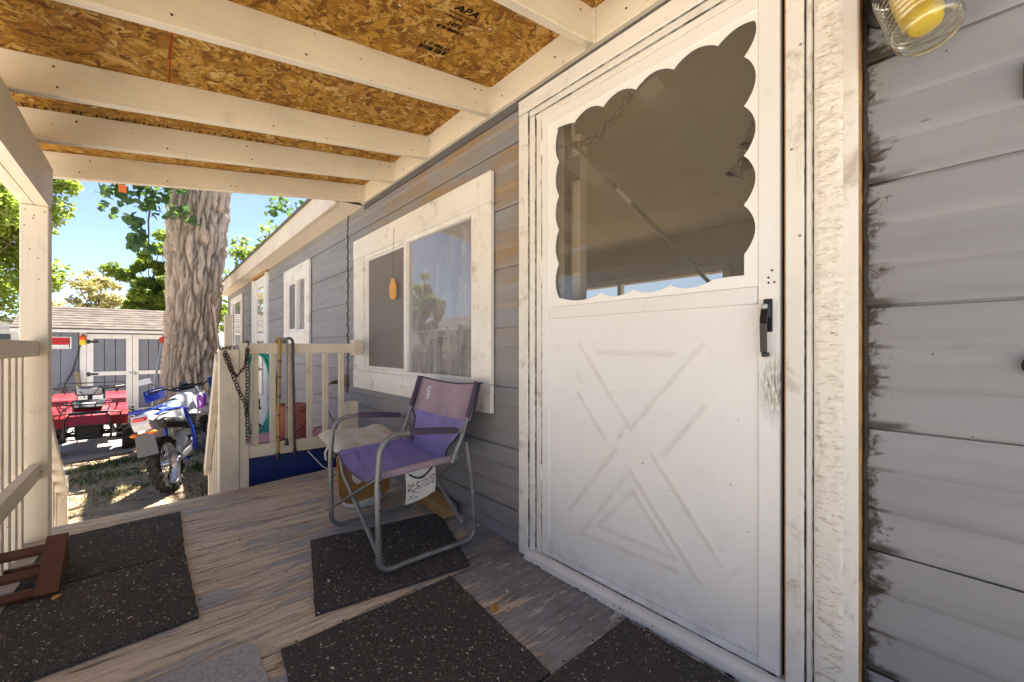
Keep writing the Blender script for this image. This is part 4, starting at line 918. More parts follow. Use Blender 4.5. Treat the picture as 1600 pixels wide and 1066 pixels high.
# chain on the post
m_rust = plain('rusty_chain', (.075, .048, .034), .6, .4, .5, .4, 40)
q = B(); chain(q, [(.375, 3.432, .975), (.395, 3.430, .92), (.425, 3.430, .80), (.455, 3.432, .70), (.47, 3.435, .66), (.50, 3.44, .60), (.505, 3.443, .52)], .030, .0034); chain(q, [(.37, 3.432, .96), (.41, 3.428, .84), (.445, 3.428, .80), (.49, 3.438, .86), (.515, 3.44, .99)], .030, .0034)
chain(q, [(.505, 3.442, 1.0), (.51, 3.442, .8), (.508, 3.443, .5), (.512, 3.443, .32)], .030, .0034); chain(q, [(.365, 3.44, .99), (.36, 3.50, .995), (.40, 3.53, .993), (.46, 3.53, 1.0), (.515, 3.5, 1.04), (.515, 3.445, 1.02)], .030, .0034)
tag(obj('chain', q, m_rust, None, 40), 'rusty chain draped around the short stair post', 'chain')
# outlet and cord
ob = empty('outlet_box', (1.38, 4.0, .67), 'weathered outlet box on the siding with a plug in it', 'outlet')
q = B(); q.box(1.345, 1.39, 3.95, 4.05, .63, .735, .004); obj('box', q, plain('tan_box', (.36, .30, .23), .6, .3, 0, .2), ob)
q = B(); q.box(1.335, 1.3445, 3.957, 4.043, .638, .728, .003); obj('cover', q, plain('grey_cover', (.25, .22, .19), .6, .3, 0, .2), ob)
q = B(); q.tube([(1.335, 4.0, .675), (1.27, 4.0, .675), (1.25, 4.0, .668)], [.017, .018, .012], 10); q.tube([(1.25, 4, .668), (1.215, 4.0, .64), (1.205, 3.99, .55), (1.21, 3.95, .42), (1.23, 3.8, .30), (1.2, 3.7, .22)], .0048, 7); tag(obj('extension_cord', q, plain('yellow_black_cord', (.09, .085, .03), .5, .4), None, 60), 'black plug and cord hanging from the outlet box', 'cord')
q = B(); q.tube([(.60, 3.93, .27), (.66, 3.88, .22), (.80, 3.80, .235), (.95, 3.76, .33), (1.0, 3.76, .42), (.98, 3.77, .47), (.93, 3.78, .46)], .0045, 6); q.tube([(.95, 3.75, .21), (1.05, 3.72, .32), (1.13, 3.70, .34), (1.14, 3.70, .29), (1.1, 3.70, .25)], .0045, 6); tag(obj('black_cable', q, m_black, None, 60), 'loose black cable looping over the pink lid', 'cable')
q = B(); q.tube([(.90, 3.42, .205), (.97, 3.30, .10), (1.05, 3.1, .06), (1.06, 2.95, .05)], .0035, 6); tag(obj('white_cord', q, m_bucket, None, 60), 'thin white cord trailing over the deck behind the chair', 'cord')
# wooden paddle wind-catcher hanging in front of the window
pd = empty('hanging_paddle', (1.345, 2.887, 1.357), 'small wooden paddle hanging on a cord in front of the window', 'ornament')
q = B(); q.prism([(1.343 - yy * .58, 2.887 + yy * .95, zz) for yy, zz in ((-.010, 1.357), (.010, 1.357), (.024, 1.375), (.027, 1.44), (.018, 1.485), (.008, 1.512), (-.008, 1.512), (-.018, 1.485), (-.027, 1.44), (-.024, 1.375))], (.006, .004, 0)); obj('paddle_blade', q, plain('varnished_pine', (.62, .34, .10), .45, .4, 0, .15, 20), pd)
q = B(); q.tube([(1.3465, 2.887, 1.508), (1.347, 2.887, 1.70), (1.350, 2.887, 1.872)], .0013, 5); obj('cord', q, m_black, pd)
q = B(); q.tube([(1.366, 2.887, 1.868), (1.347, 2.887, 1.868), (1.347, 2.887, 1.88)], .002, 5); obj('hook', q, m_steel, pd)
# bells behind the door glass
q0 = empty('door_bells', (1.40, .50, 1.6), 'cluster of small dark bells hanging inside the storm door', 'bells')
for (yy, zz, tl) in ((.478, 1.625, 20), (.470, 1.575, -25), (.520, 1.545, 30)):
    q = B(); q.lathe([(.004, .040), (.016, .035), (.023, .014), (.031, 0), (.028, .001), (.012, .030)], 14, Matrix.Translation((1.405, yy + .012, zz)) @ Matrix.Rotation(R(tl), 4, 'X')); obj('bell', q, m_blackm, q0, 40)
q = B(); q.tube([(1.405, .477, 1.70), (1.405, .49, 1.655), (1.405, .51, 1.60), (1.405, .53, 1.57)], .005, 5); obj('cord', q, m_black, q0)
# porch light
lt = empty('porch_light', (1.39, .14, 1.87), 'ribbed glass jar porch light with yellow bulb on the grey siding', 'lamp')
base = Vector((1.315, .125, 1.845)); tip = Vector((1.258, .076, 1.672)); ax = (tip - base); Lj = ax.length; Ml = ax.to_track_quat('Z', 'Y').to_matrix().to_4x4(); Ml.translation = base
prof = [(.046, 0), (.052, .012)]
for k in range(64): prof.append((.0580 + .0030 * math.cos(2 * math.pi * k / 7), .02 + k * (Lj - .048) / 63))
prof += [(.060, Lj - .022), (.0555, Lj - .008), (.048, Lj), (.0001, Lj + .001)]
q = B(Ml); q.lathe(prof, 40, None, False); obj('glass_jar', q, m_jar, lt, 50)
m_bulb = plain('yellow_bulb', (.80, .58, .02), .35, .4, 0, .08)
q = B(Ml); q.lathe([(.020, -.01), (.034, .03), (.036, .06), (.036, Lj - .06), (.028, Lj - .035), (.0001, Lj - .028)], 24); obj('bulb', q, m_bulb, lt, 50)
q = B(Ml); q.lathe([(.0001, -.05), (.040, -.048), (.056, -.03), (.056, .004), (.050, .005)], 28); obj('socket_cap', q, m_blackm, lt, 40)
q = B(); q.lathe([(.058, 0), (.058, .012), (.048, .02), (.0001, .02)], 28, Matrix.Translation((1.394, .150, 1.86)) @ Matrix.Rotation(R(-90), 4, 'Y')); q.tube([(1.38, .150, 1.87), (1.345, .148, 1.885), (1.325, .14, 1.875)], .013, 10); obj('wall_mount', q, m_blackm, lt, 40)
q = B(); q.box(1.372, 1.392, -.125, -.052, 1.52, 1.60, .006); q.box(1.366, 1.3715, -.105, -.062, 1.54, 1.585, .003); tag(obj('wall_fitting', q, m_black, None), 'black wall fitting, upper one at the right photo edge', 'fitting')
q = B(); q.lathe([(.022, 0), (.022, .012), (.014, .02), (.0001, .022)], 18, Matrix.Translation((1.391, -.071, .962)) @ Matrix.Rotation(R(-90), 4, 'Y')); tag(obj('wall_button', q, m_black, None, 40), 'round black button, lower one at the right photo edge', 'button')
# ================================================================ shed
m_shed = plain('shed_grey_paint', (.19, .20, .245), .7, .2, 0, .1, 3, .1); m_shedw = plain('shed_white_trim', (.74, .73, .72), .6, .3, 0, .06, 6, 0, .2, (.4, .36, .3))
def shingle():
    n = NT('brown_shingles', .9, .1); P = n.pos(); v = n.voro(n.map(P, (5, 8, 8)), 1.0, 'Color'); c = n.mix(n.sep(v)[0], (.092, .075, .064), (.165, .138, .118)); n.col(c); return n.bump(n.noise(P, 60, 3), .4, .01).m
m_shing = shingle()
shed = empty('garden_shed', (-.65, 15.6, GZ), 'grey garden shed with white double doors and brown shingle roof', 'shed')
SY = 14.5
x = -2.25
while x < .96:
    q = B(); q.box(x + .004, min(x + .296, .97), SY, SY + .03, GZ + .05, 1.46, .004); obj('siding_board', q, m_shed, shed); x += .3
q = B(); q.box(-2.25, .97, SY + .031, 17.2, GZ + .05, 1.45, .002); obj('shed_body', q, m_shed, shed)
for yy in (SY + .04, 17.16): pass
q = B(); q.prism([(-2.24, SY + .05, 1.45), (-2.24, 17.18, 1.45), (-2.24, 15.85, 2.0)], (3.2, 0, 0)); obj('gable', q, m_shed, shed)
rows = 9
for side in (0, 1):
    for k in range(rows):
        t0, t1 = k / rows, (k + 1.15) / rows; ye, yr = (SY - .22, 15.85) if side == 0 else (17.4, 15.85); z0_, z1_ = 1.43, 2.05
        y0_, y1_ = ye + (yr - ye) * t0, ye + (yr - ye) * min(1, t1); za, zb = z0_ + (z1_ - z0_) * t0, z0_ + (z1_ - z0_) * min(1, t1)
        q = B(); q.prism([(-2.4, y0_, za + .035), (-2.4, y1_, zb + .022), (-2.4, y1_, zb + .008), (-2.4, y0_, za + .010)], (3.52, 0, 0)); obj('shingle_course', q, m_shing, shed)
q = B(); q.box(-2.4, 1.1, SY - .20, SY - .175, 1.36, 1.43, .003); obj('fascia', q, m_shedw, shed)
for x0, x1, hs_ in ((-1.209, -.391, -1), (-.383, .392, 1)):
    q = B(); d_ = obj('shed_door', q.box(x0, x1, SY - .028, SY - .004, GZ + .03, 1.335, .003), m_shed, shed)
    for a in ((x0, x0 + .115, GZ + .03, 1.335), (x1 - .115, x1, GZ + .03, 1.335), (x0 + .116, x1 - .116, 1.22, 1.335), (x0 + .116, x1 - .116, .30, .40), (x0 + .116, x1 - .116, GZ + .03, GZ + .15)):
        q = B(); q.box(a[0], a[1], SY - .055, SY - .029, a[2], a[3], .004); obj('door_trim', q, m_shedw, d_)
    for xx in np.arange(x0 + .3, x1 - .15, .2): q = B(); q.box(xx, xx + .012, SY - .0295, SY - .0275, GZ + .15, 1.22, 0); obj('groove', q, m_dark, d_)
    hx = x0 + .03 if hs_ < 0 else x1 - .03
    for zz in (1.14, .34, -.5):
        q = B(); q.box(hx - .03, hx + .03, SY - .063, SY - .056, zz - .05, zz + .05, .002); q.box(min(hx, hx - hs_ * .17), max(hx, hx - hs_ * .17), SY - .062, SY - .0565, zz - .025, zz + .025, .002); obj('hinge', q, m_black, d_)
q = B(); q.box(-.45, -.32, SY - .075, SY - .057, .33, .37, .004); q.sphere((-.33, SY - .08, .31), .03); obj('door_latch', q, m_steel, shed)
for a in ((-1.33, -1.215, GZ + .05, 1.36), (.40, .51, GZ + .05, 1.36)): q = B(); q.box(a[0], a[1], SY - .03, SY - .002, a[2], a[3], .003); obj('door_frame', q, m_shedw, shed)
m_red = plain('red_sign_print', (.55, .015, .02), .5, .4, 0, .25, 30)
sg = empty('wall_sign', (-1.7, SY - .02, 1.1), 'red and white warning sign with white border on the shed', 'sign')
q = B(); q.box(-1.98, -1.47, SY - .012, SY - .002, .965, 1.255, .002); obj('sign_plate', q, m_shedw, sg)
q = B(); q.box(-1.955, -1.495, SY - .014, SY - .0122, .99, 1.235, 0); obj('sign_border', q, m_black, sg)
q = B(); q.box(-1.95, -1.51, SY - .017, SY - .0142, 1.07, 1.23, 0); obj('red_field', q, m_red, sg)
q = B(); q.box(-1.95, -1.51, SY - .017, SY - .0142, .995, 1.062, 0); obj('white_bar', q, m_shedw, sg)
q = B(); x = -1.94
while x < -1.53: wd = rng.uniform(.012, .03); q.box(x, x + wd, SY - .0185, SY - .0172, 1.10 + rng.uniform(0, .02), 1.20 - rng.uniform(0, .03), 0); x += wd + rng.uniform(.012, .03)
obj('worn_lettering', q, plain('worn_sign_ink', (.30, .03, .03), .6, .3), sg)
q = B(); q.lathe([(.0001, 0), (.05, .005), (.06, .06), (.045, .12)], 14, Matrix.Translation((-1.275, SY - .09, 1.06))); hl = obj('hanging_light', q, plain('yellow_plastic', (.85, .62, .03), .4, .4), None, 50); tag(hl, 'small orange and yellow work light hung by the shed door', 'light')
q = B(); q.lathe([(.046, .121), (.06, .14), (.055, .20), (.02, .24)], 14, Matrix.Translation((-1.275, SY - .09, 1.06))); obj('orange_cap', q, plain('orange_plastic', (.75, .12, .02), .4, .4), hl, 50)
q = B(); q.tube([(-1.275, SY - .09, 1.28), (-1.275, SY - .03, 1.33)], .012, 6); obj('hook', q, m_black, hl)
q = B(); q.tube([(-1.31, SY - .06, 1.1), (-1.37, SY - .05, .8), (-1.45, SY - .06, .42), (-1.58, SY - .07, .1), (-1.62, SY - .08, -.2)], .014, 6); tag(obj('hanging_rope', q, m_blackm, None, 60), 'dark rope hanging down the shed wall', 'rope')
q = B(); q.tube([(-1.38, SY - .10, .42), (-1.30, SY - .14, -.3), (-1.27, SY - .2, GZ)], [.05, .055, .06], 9); tag(obj('fence_stake', q, plain('old_stake', (.25, .2, .15), .8, .2, 0, .3), None, 60), 'thick old wooden stake leaning on the shed', 'stake')

# ================================================================ quad bike (forward = local +y)
MA = Matrix.Translation((-.765, 9.50, GZ + .05)) @ Matrix.Rotation(R(183), 4, 'Z')
m_redp = plain('quad_red_plastic', (.34, .010, .018), .32, .5, 0, .18, 5, 0, .3, (.32, .16, .14)); m_rubber = plain('tyre_rubber', (.035, .033, .032), .8, .2, 0, .35, 20, .2, .5, (.13, .11, .09)); m_seatb = plain('black_vinyl', (.03, .03, .034), .5, .35)
qd = empty('quad_bike', MA.translation, 'red quad bike with black racks parked on concrete before the shed', 'quad bike')
def tyre(M, R0, W_, lugs, lugh, lugl, parent, chev=True, rimm=m_steel, name='wheel', rim_r=.5, spokes=0):
    prof = [(R0 * rim_r, -W_ * .42), (R0 * .75, -W_ * .5), (R0 * .92, -W_ * .46), (R0 * .97, -W_ * .3), (R0 * .985, 0), (R0 * .97, W_ * .3), (R0 * .92, W_ * .46), (R0 * .75, W_ * .5), (R0 * rim_r, W_ * .42)]
    q = B(M); q.lathe(prof, 36, None, False)
    for k in range(lugs):
        for s_ in (-1, 1):
            A = 2 * math.pi * (k + (.25 if s_ > 0 else -.25 if chev else .25)) / lugs
            Mr = Matrix.Rotation(A, 4, 'Z') @ Matrix.Translation((R0 * .965, 0, s_ * W_ * .25)) @ Matrix.Rotation(R(28 * s_ if chev else 0), 4, 'X')
            q.box(-lugh, lugh, -lugl / 2, lugl / 2, -W_ * .26, W_ * .26, .004, Mr)
            Mr2 = Matrix.Rotation(A, 4, 'Z') @ Matrix.Translation((R0 * .90, 0, s_ * W_ * .46)); q.box(-R0 * .07, R0 * .06, -lugl / 2, lugl / 2, -.008, .008, .003, Mr2)
    wh = obj(name, q, m_rubber, parent, 35)
    q = B(M); q.lathe([(R0 * rim_r, -W_ * .40), (R0 * rim_r * .96, -W_ * .2), (R0 * rim_r * .94, W_ * .2), (R0 * rim_r, W_ * .40)], 30, None, False)
    if spokes:
        q.lathe([(R0 * .10, -W_ * .4), (R0 * .10, W_ * .4)], 14)
        for k in range(spokes): A = 2 * math.pi * k / spokes; A2 = A + (.5 if k % 2 else -.5); s_ = W_ * .3 * (1 if k % 4 < 2 else -1); q.tube([(R0 * .1 * math.cos(A2), R0 * .1 * math.sin(A2), s_), (R0 * rim_r * math.cos(A), R0 * rim_r * math.sin(A), 0)], .003, 4)
    else: q.lathe([(R0 * rim_r * .95, W_ * .05), (R0 * .3, W_ * .12), (R0 * .15, W_ * .2), (.0001, W_ * .2)], 24); q.lathe([(R0 * rim_r * .95, -W_ * .05), (R0 * .3, -W_ * .12), (R0 * .15, -W_ * .2), (.0001, -W_ * .2)], 24)
    obj('rim', q, rimm, wh, 40)
    return wh
WR = Matrix.Rotation(R(90), 4, 'Y')
for x, y, r_, wd in ((-.475, .10, .275, .19), (.475, .10, .275, .19), (-.44, -1.18, .275, .25), (.44, -1.18, .275, .25)):
    tyre(MA @ Matrix.Translation((x, y, r_)) @ WR, r_, wd, 18, .014, .035, qd, True, m_steel)
def sheet(b, prof, x0, x1, th=.012, x0b=None, x1b=None):
    """bent sheet: profile of (y,z) swept from x0 to x1"""
    n_ = len(prof)
    vs = [(x0, y, z) for y, z in prof] + [(x1, y, z) for y, z in prof] + [(x0, y, z - th) for y, z in prof] + [(x1, y, z - th) for y, z in prof]; fs = []
    for i in range(n_ - 1): fs += [(i, n_ + i, n_ + i + 1, i + 1), (2 * n_ + i, 2 * n_ + i + 1, 3 * n_ + i + 1, 3 * n_ + i), (i, i + 1, 2 * n_ + i + 1, 2 * n_ + i), (n_ + i, 3 * n_ + i, 3 * n_ + i + 1, n_ + i + 1)]
    fs += [(0, 2 * n_, 3 * n_, n_), (n_ - 1, 2 * n_ - 1, 4 * n_ - 1, 3 * n_ - 1)]; b.add(vs, fs)
for s_ in (-1, 1):
    xa, xb_ = (.18, .45) if s_ > 0 else (-.45, -.18)
    q = B(MA); sheet(q, [(.40, .46), (.40, .60), (.34, .66), (.10, .72), (-.22, .74), (-.36, .62), (-.42, .50)], xa, xb_); obj('front_fender', q, m_redp, qd, 30)
    q = B(MA); sheet(q, [(-.74, .58), (-.82, .76), (-1.0, .84), (-1.40, .84), (-1.62, .72), (-1.64, .60)], xa, xb_ + .02 * s_ if s_ > 0 else xb_); obj('rear_fender', q, m_redp, qd, 30)
q = B(MA); q.prism([(-.24, .46, .48), (-.24, .42, .62), (-.24, .20, .74), (-.24, -.2, .80), (-.24, -.35, .70), (-.24, -.35, .5)], (.48, 0, 0)); obj('hood', q, m_redp, qd)
q = B(MA); q.prism([(-.15, .30, .715), (-.20, -.02, .80), (.20, -.02, .80), (.15, .30, .715)], (0, .02, .03)); hd = obj('hood_grille', q, m_seatb, qd)
q = B(MA); q.prism([(-.08, .20, .778), (-.085, .16, .790), (.085, .16, .790), (.08, .20, .778)], (0, .004, .004)); obj('badge_strip', q, m_shedw, hd)
q = B(MA); q.box(-.17, .17, -.22, -.10, .885, 1.02, .025); hl = obj('headlight_pod', q, m_seatb, qd)
q = B(MA); q.box(-.145, .145, -.1, -.088, .905, 1.0, .01); obj('headlight_lens', q, plain('lens_glass', (.55, .57, .58), .15, .6, 0, .05), hl)
q = B(MA); q.tube([(0, -.25, .75), (0, -.28, .95)], .03, 8); q.tube([(-.42, -.42, 1.0), (-.2, -.32, .98), (-.08, -.28, .94), (.08, -.28, .94), (.2, -.32, .98), (.42, -.42, 1.0)], .012, 8); q.tube([(-.42, -.42, 1.0), (-.30, -.37, .99)], .02, 8); q.tube([(.42, -.42, 1.0), (.30, -.37, .99)], .02, 8); q.tube([(.38, -.32, 1.0), (.27, -.30, 1.0)], .008, 6); q.tube([(-.38, -.32, 1.0), (-.27, -.30, 1.0)], .008, 6); obj('handlebar', q, m_black, qd, 50)
q = B(MA)
def rack(y0, y1, z, w_):
    q.tube([(-w_, y0, z), (-w_, y1, z), (w_, y1, z), (w_, y0, z)], .011, 7, True)
    for k in range(1, 5): x = -w_ + 2 * w_ * k / 5; q.tube([(x, y0, z), (x, y1, z)], .009, 6)
    for sx in (-1, 1):
        for yy in (y0 + .06, y1 - .06): q.tube([(sx * w_ * .8, yy, z), (sx * w_ * .7, yy, z - .13)], .009, 6)
rack(.02, .44, .80, .42); obj('front_rack', q, m_black, qd, 50)
q = B(MA); rack(-1.62, -1.05, .93, .44); q.tube([(-.44, -1.62, .93), (-.44, -1.62, 1.0), (.44, -1.62, 1.0), (.44, -1.62, .93)], .011, 7); obj('rear_rack', q, m_black, qd, 50)
q = B(MA); q.tube([(-.25, .40, .24), (-.25, .52, .28), (-.25, .54, .55), (-.20, .50, .66), (.20, .50, .66), (.25, .54, .55), (.25, .52, .28), (.25, .40, .24)], .014, 8); q.tube([(-.25, .545, .48), (.25, .545, .48)], .010, 7); q.tube([(-.25, .52, .28), (.25, .52, .28)], .012, 7); q.tube([(-.36, .5, .60), (-.36, .52, .66), (-.2, .5, .68), (.2, .5, .68), (.36, .52, .66), (.36, .5, .60)], .011, 7); obj('front_bumper', q, m_black, qd, 50)
q = B(MA); q.tube([(.25, -.33, .98), (.15, -.15, 1.03), (.05, .0, .86)], .006, 6); q.tube([(-.25, -.33, .98), (-.12, -.12, 1.04), (-.02, .02, .86)], .006, 6); q.tube([(.2, .42, .36), (.1, .47, .5), (-.12, .46, .44), (-.2, .40, .33)], .010, 6); obj('control_cables', q, m_black, qd, 50)
q = B(MA); q.prism([(-.15, -.40, .78), (-.15, -.55, .86), (-.15, -1.1, .88), (-.15, -1.12, .76), (-.15, -.5, .72)], (.30, 0, 0)); obj('seat', q, m_seatb, qd)
q = B(MA); q.box(-.16, .16, -1.1, .2, .22, .60, .03); q.tube([(-.40, 0, .275), (.40, 0, .275)], .028, 8); q.tube([(-.40, -1.18, .275), (.40, -1.18, .275)], .035, 8); q.tube([(-.40, .06, .30), (-.12, .2, .36)], .016, 6); q.tube([(.40, .06, .30), (.12, .2, .36)], .016, 6); obj('chassis', q, m_blackm, qd, 40)
q = B(MA)
for sx in (-1, 1): q.tube([(sx * .30, .12, .28), (sx * .17, .16, .62)], .032, 9)
obj('shock_absorber', q, plain('grey_shock', (.3, .3, .32), .5, .4), qd, 50)

# ================================================================ dirt bike (forward = local +y, x to its right)
BS = 1.05
MB_ = Matrix.Translation((.19, 6.385, GZ)) @ Matrix.Rotation(R(-22), 4, 'Z') @ Matrix.Rotation(R(-12), 4, 'Y') @ Matrix.Scale(BS, 4)
bk_ = empty('dirt_bike', (.45, 7.0, GZ), 'white and blue dirt bike seen from behind beside the tree', 'motorcycle')
m_bwhite = plain('white_fairing', (.78, .78, .80), .3, .5, 0, .04); m_bblue = plain('blue_frame_paint', (.015, .055, .50), .3, .5, 0, .15); m_seatblue = plain('blue_grey_vinyl', (.10, .14, .24), .5, .35)
m_engine = plain('grey_engine', (.22, .22, .23), .45, .5, .6, .3, 20, .2, .4); m_muff = plain('dark_muffler', (.045, .036, .03), .45, .5, .5, .4)
m_alu = plain('polished_alloy', (.62, .62, .64), .3, .5, .85, .1)
tyre(MB_ @ Matrix.Translation((0, 0, .325)) @ WR, .315, .100, 22, .009, .04, bk_, False, m_alu, rim_r=.74, spokes=28)
tyre(MB_ @ Matrix.Translation((0, 1.42, .345)) @ WR, .335, .085, 24, .010, .04, bk_, False, m_alu, rim_r=.80, spokes=28)
MBH = MB_ @ Matrix.Translation((0, 1.05, 0)) @ Matrix.Rotation(R(24), 4, 'Z') @ Matrix.Translation((0, -1.05, -.09))
def bpart(name, mat, fn, sm=40, parent=bk_): q = B(MBH if name in ('handlebar', 'hand_guard', 'mirror', 'mirror_stalk', 'instrument_cluster', 'headlight_cowl') else MB_); fn(q); return obj(name, q, mat, parent, sm)
def fend(q):
    def f(u, v):
        y = .25 - .54 * u; z = .90 + .07 * math.sin(u * 2.2) - .05 * u * u; w_ = .105 + .02 * math.sin(u * 3); a = (v - .5) * 2
        return (a * w_, y, z - .045 * abs(a) ** 2.5)
    q.grid(14, 10, f); q.grid(14, 10, lambda u, v: (f(u, v)[0] * .96, f(u, v)[1], f(u, v)[2] - .012))
fe = bpart('rear_fender', m_bwhite, fend, 60)
for s_ in (-1, 1): bpart('side_cover', m_bwhite, lambda q: q.prism([(s_ * .115, .42, .90), (s_ * .115, .45, .74), (s_ * .12, .22, .68), (s_ * .11, -.06, .80), (s_ * .105, -.22, .86), (s_ * .105, -.20, .90)], (s_ * .008, 0, 0)))
tl = bpart('tail_light', plain('red_lens', (.75, .03, .015), .2, .5), lambda q: q.box(-.062, .062, -.322, -.275, .872, .912, .01))
bpart('tail_bracket', m_bwhite, lambda q: q.prism([(-.075, -.28, .93), (-.075, -.312, .84), (-.075, -.285, .77), (-.075, -.24, .77)], (.15, 0, 0)))
for s_ in (-1, 1): bpart('turn_signal', plain('orange_lens', (.85, .20, .01), .25, .5), lambda q: (q.sphere((s_ * .085, -.29, .735), .030, (1.2, 1, .7)), q.tube([(0, -.27, .74), (s_ * .07, -.28, .735)], .010, 6)))
bpart('mud_flap', plain('grey_flap', (.15, .15, .16), .6, .3), lambda q: q.prism([(-.085, -.28, .74), (.085, -.28, .74), (.095, -.31, .50), (-.095, -.31, .50)], (0, .006, 0)))
bpart('muffler', m_muff, lambda q: (q.tube([(.145, -.20, .80), (.15, -.17, .80), (.15, .22, .74), (.13, .40, .66)], [.045, .062, .064, .03], 14), q.tube([(.145, -.205, .80), (.145, -.24, .805)], .026, 10), q.tube([(.13, .40, .66), (.10, .75, .58), (.06, 1.0, .50), (.03, 1.02, .38), (.03, .9, .32)], .022, 9)), 50)
bpart('heat_shield', m_alu, lambda q: q.tube([(.175, -.05, .80), (.178, .15, .77)], .045, 10, flat=.9), 50)
bpart('seat', m_seatblue, lambda q: q.grid(14, 8, lambda u, v: ((v - .5) * 2 * (.115 - .03 * u), -.05 + .72 * u, .985 - .07 * math.sin(u * 3.0) * .6 + .07 * u ** 3 - .06 * abs((v - .5) * 2) ** 3)), 60)
def tank(q):
    def f(u, v):
        a = v * math.pi; t = u; y = .56 + .50 * t; w_ = .09 + .075 * math.sin(min(1, t * 1.15) * math.pi * .9); top = 1.03 + .09 * t - .06 * t * t; bot = .80 - .10 * t
        return (-math.cos(a) * w_, y, bot + (top - bot) * math.sin(a) ** .6)
    q.grid(14, 18, f)
tk = bpart('fuel_tank', m_bwhite, tank, 60)
for s_ in (-1, 1): bpart('radiator_shroud', m_bwhite, lambda q: q.prism([(s_ * .15, .66, .98), (s_ * .155, 1.10, 1.03), (s_ * .16, 1.20, .92), (s_ * .155, 1.06, .74), (s_ * .15, .78, .76)], (s_ * .012, 0, 0)))
Mt = MB_ @ Matrix.Translation((.176, .90, .90)) @ Matrix(((0, 0, 1, 0), (1, 0, 0, 0), (0, 1, 0, 0), (0, 0, 0, 1)))
text_mesh('tank_lettering', 'DR', .22, Mt, plain('purple_decal', (.22, .02, .50), .4, .4), bk_, .002, .3, 1.15)
text_mesh('tank_lettering', 'DR', .225, Mt @ Matrix.Translation((.012, -.012, -.002)), plain('pink_decal', (.80, .10, .35), .4, .4), bk_, .001, .3, 1.15)
bpart('frame', m_bblue, lambda q: (q.tube([(.105, -.18, .905), (.11, 0, .93), (.11, .35, .90), (.10, .62, .86), (.06, 1.02, 1.02)], .017, 8), q.tube([(-.105, -.18, .905), (-.11, 0, .93), (-.11, .35, .90), (-.10, .62, .86), (-.06, 1.02, 1.02)], .017, 8), q.tube([(.115, .46, .88), (.135, .50, .62), (.13, .50, .34)], .022, 8), q.tube([(-.115, .46, .88), (-.135, .50, .62), (-.13, .50, .34)], .022, 8), q.tube([(0, 1.04, 1.0), (0, .98, .5), (0, .85, .26), (0, .5, .26)], .022, 8), q.tube([(.105, -.18, .905), (0, -.22, .90), (-.105, -.18, .905)], .015, 8)), 50)
bpart('swingarm', m_alu, lambda q: (q.bar((.10, -.03, .325), (.10, .52, .40), .03, .055), q.bar((-.10, -.03, .325), (-.10, .52, .40), .03, .055), q.tube([(-.13, 0, .325), (.13, 0, .325)], .016, 8)))
bpart('engine', m_engine, lambda q: (q.box(-.13, .13, .52, .92, .26, .50, .03), q.box(-.08, .08, .66, .86, .50, .78, .02), q.lathe([(.0001, -.16), (.085, -.155), (.095, -.12), (.095, .12), (.085, .155), (.0001, .16)], 18, Matrix.Translation((0, .70, .38)) @ WR)))
q = B(MB_)
for k in range(7): q.box(-.10, .10, .64, .88, .52 + k * .035, .532 + k * .035, .002)
obj('cooling_fins', q, m_engine, bk_)
bpart('rear_guard', m_alu, lambda q: q.prism([(.112, .02, .44), (.112, .10, .58), (.112, .30, .62), (.112, .36, .52), (.112, .12, .38)], (.012, 0, 0)))
bpart('front_fork', m_alu, lambda q: [q.tube([(s_ * .10, 1.06, 1.12), (s_ * .10, 1.42, .345)], .024, 9) for s_ in (-1, 1)])
bpart('front_fender', m_bwhite, lambda q: q.grid(10, 6, lambda u, v: ((v - .5) * .17, 1.12 + .66 * u, .82 + .05 * math.sin(u * 3) - .03 * abs((v - .5) * 2) ** 2)), 60)
bpart('headlight_cowl', m_bwhite, lambda q: q.prism([(-.10, 1.16, 1.22), (.10, 1.16, 1.22), (.13, 1.24, 1.06), (.08, 1.25, .94), (-.08, 1.25, .94), (-.13, 1.24, 1.06)], (0, .05, 0)))
bpart('instrument_cluster', m_black, lambda q: (q.box(-.09, .09, 1.08, 1.15, 1.18, 1.27, .015), q.lathe([(.045, 0), (.045, .04)], 14, Matrix.Translation((-.03, 1.10, 1.24)) @ Matrix.Rotation(R(25), 4, 'X'))))
hb = bpart('handlebar', m_black, lambda q: (q.tube([(-.42, .92, 1.23), (-.25, .98, 1.25), (-.12, 1.04, 1.19), (.12, 1.04, 1.19), (.25, .98, 1.25), (.42, .92, 1.23)], .012, 8), q.tube([(-.16, 1.02, 1.225), (.16, 1.02, 1.225)], .014, 8), q.tube([(-.42, .92, 1.23), (-.30, .965, 1.245)], .018, 8), q.tube([(.42, .92, 1.23), (.30, .965, 1.245)], .018, 8)), 50)
for s_ in (-1, 1):
    bpart('hand_guard', m_bblue, lambda q: q.grid(8, 5, lambda u, v: (s_ * (.24 + .21 * u), 1.02 + .05 * math.sin(u * 3.1) - .06 * u, 1.14 + .15 * v - .03 * u)), 60, hb)
    mr_ = bpart('mirror', m_bwhite, lambda q: q.prism([(s_ * .41 - .065, .93, 1.345), (s_ * .41 + .065, .93, 1.355), (s_ * .41 + .06, .93, 1.425), (s_ * .41 - .05, .93, 1.42)], (0, .018, 0)), 0, hb)  # white paint stands for the sky reflected in the mirror
    bpart('mirror_stalk', m_black, lambda q: q.tube([(s_ * .28, .97, 1.25), (s_ * .33, .96, 1.32), (s_ * .40, .955, 1.38)], .006, 6), 50, hb)
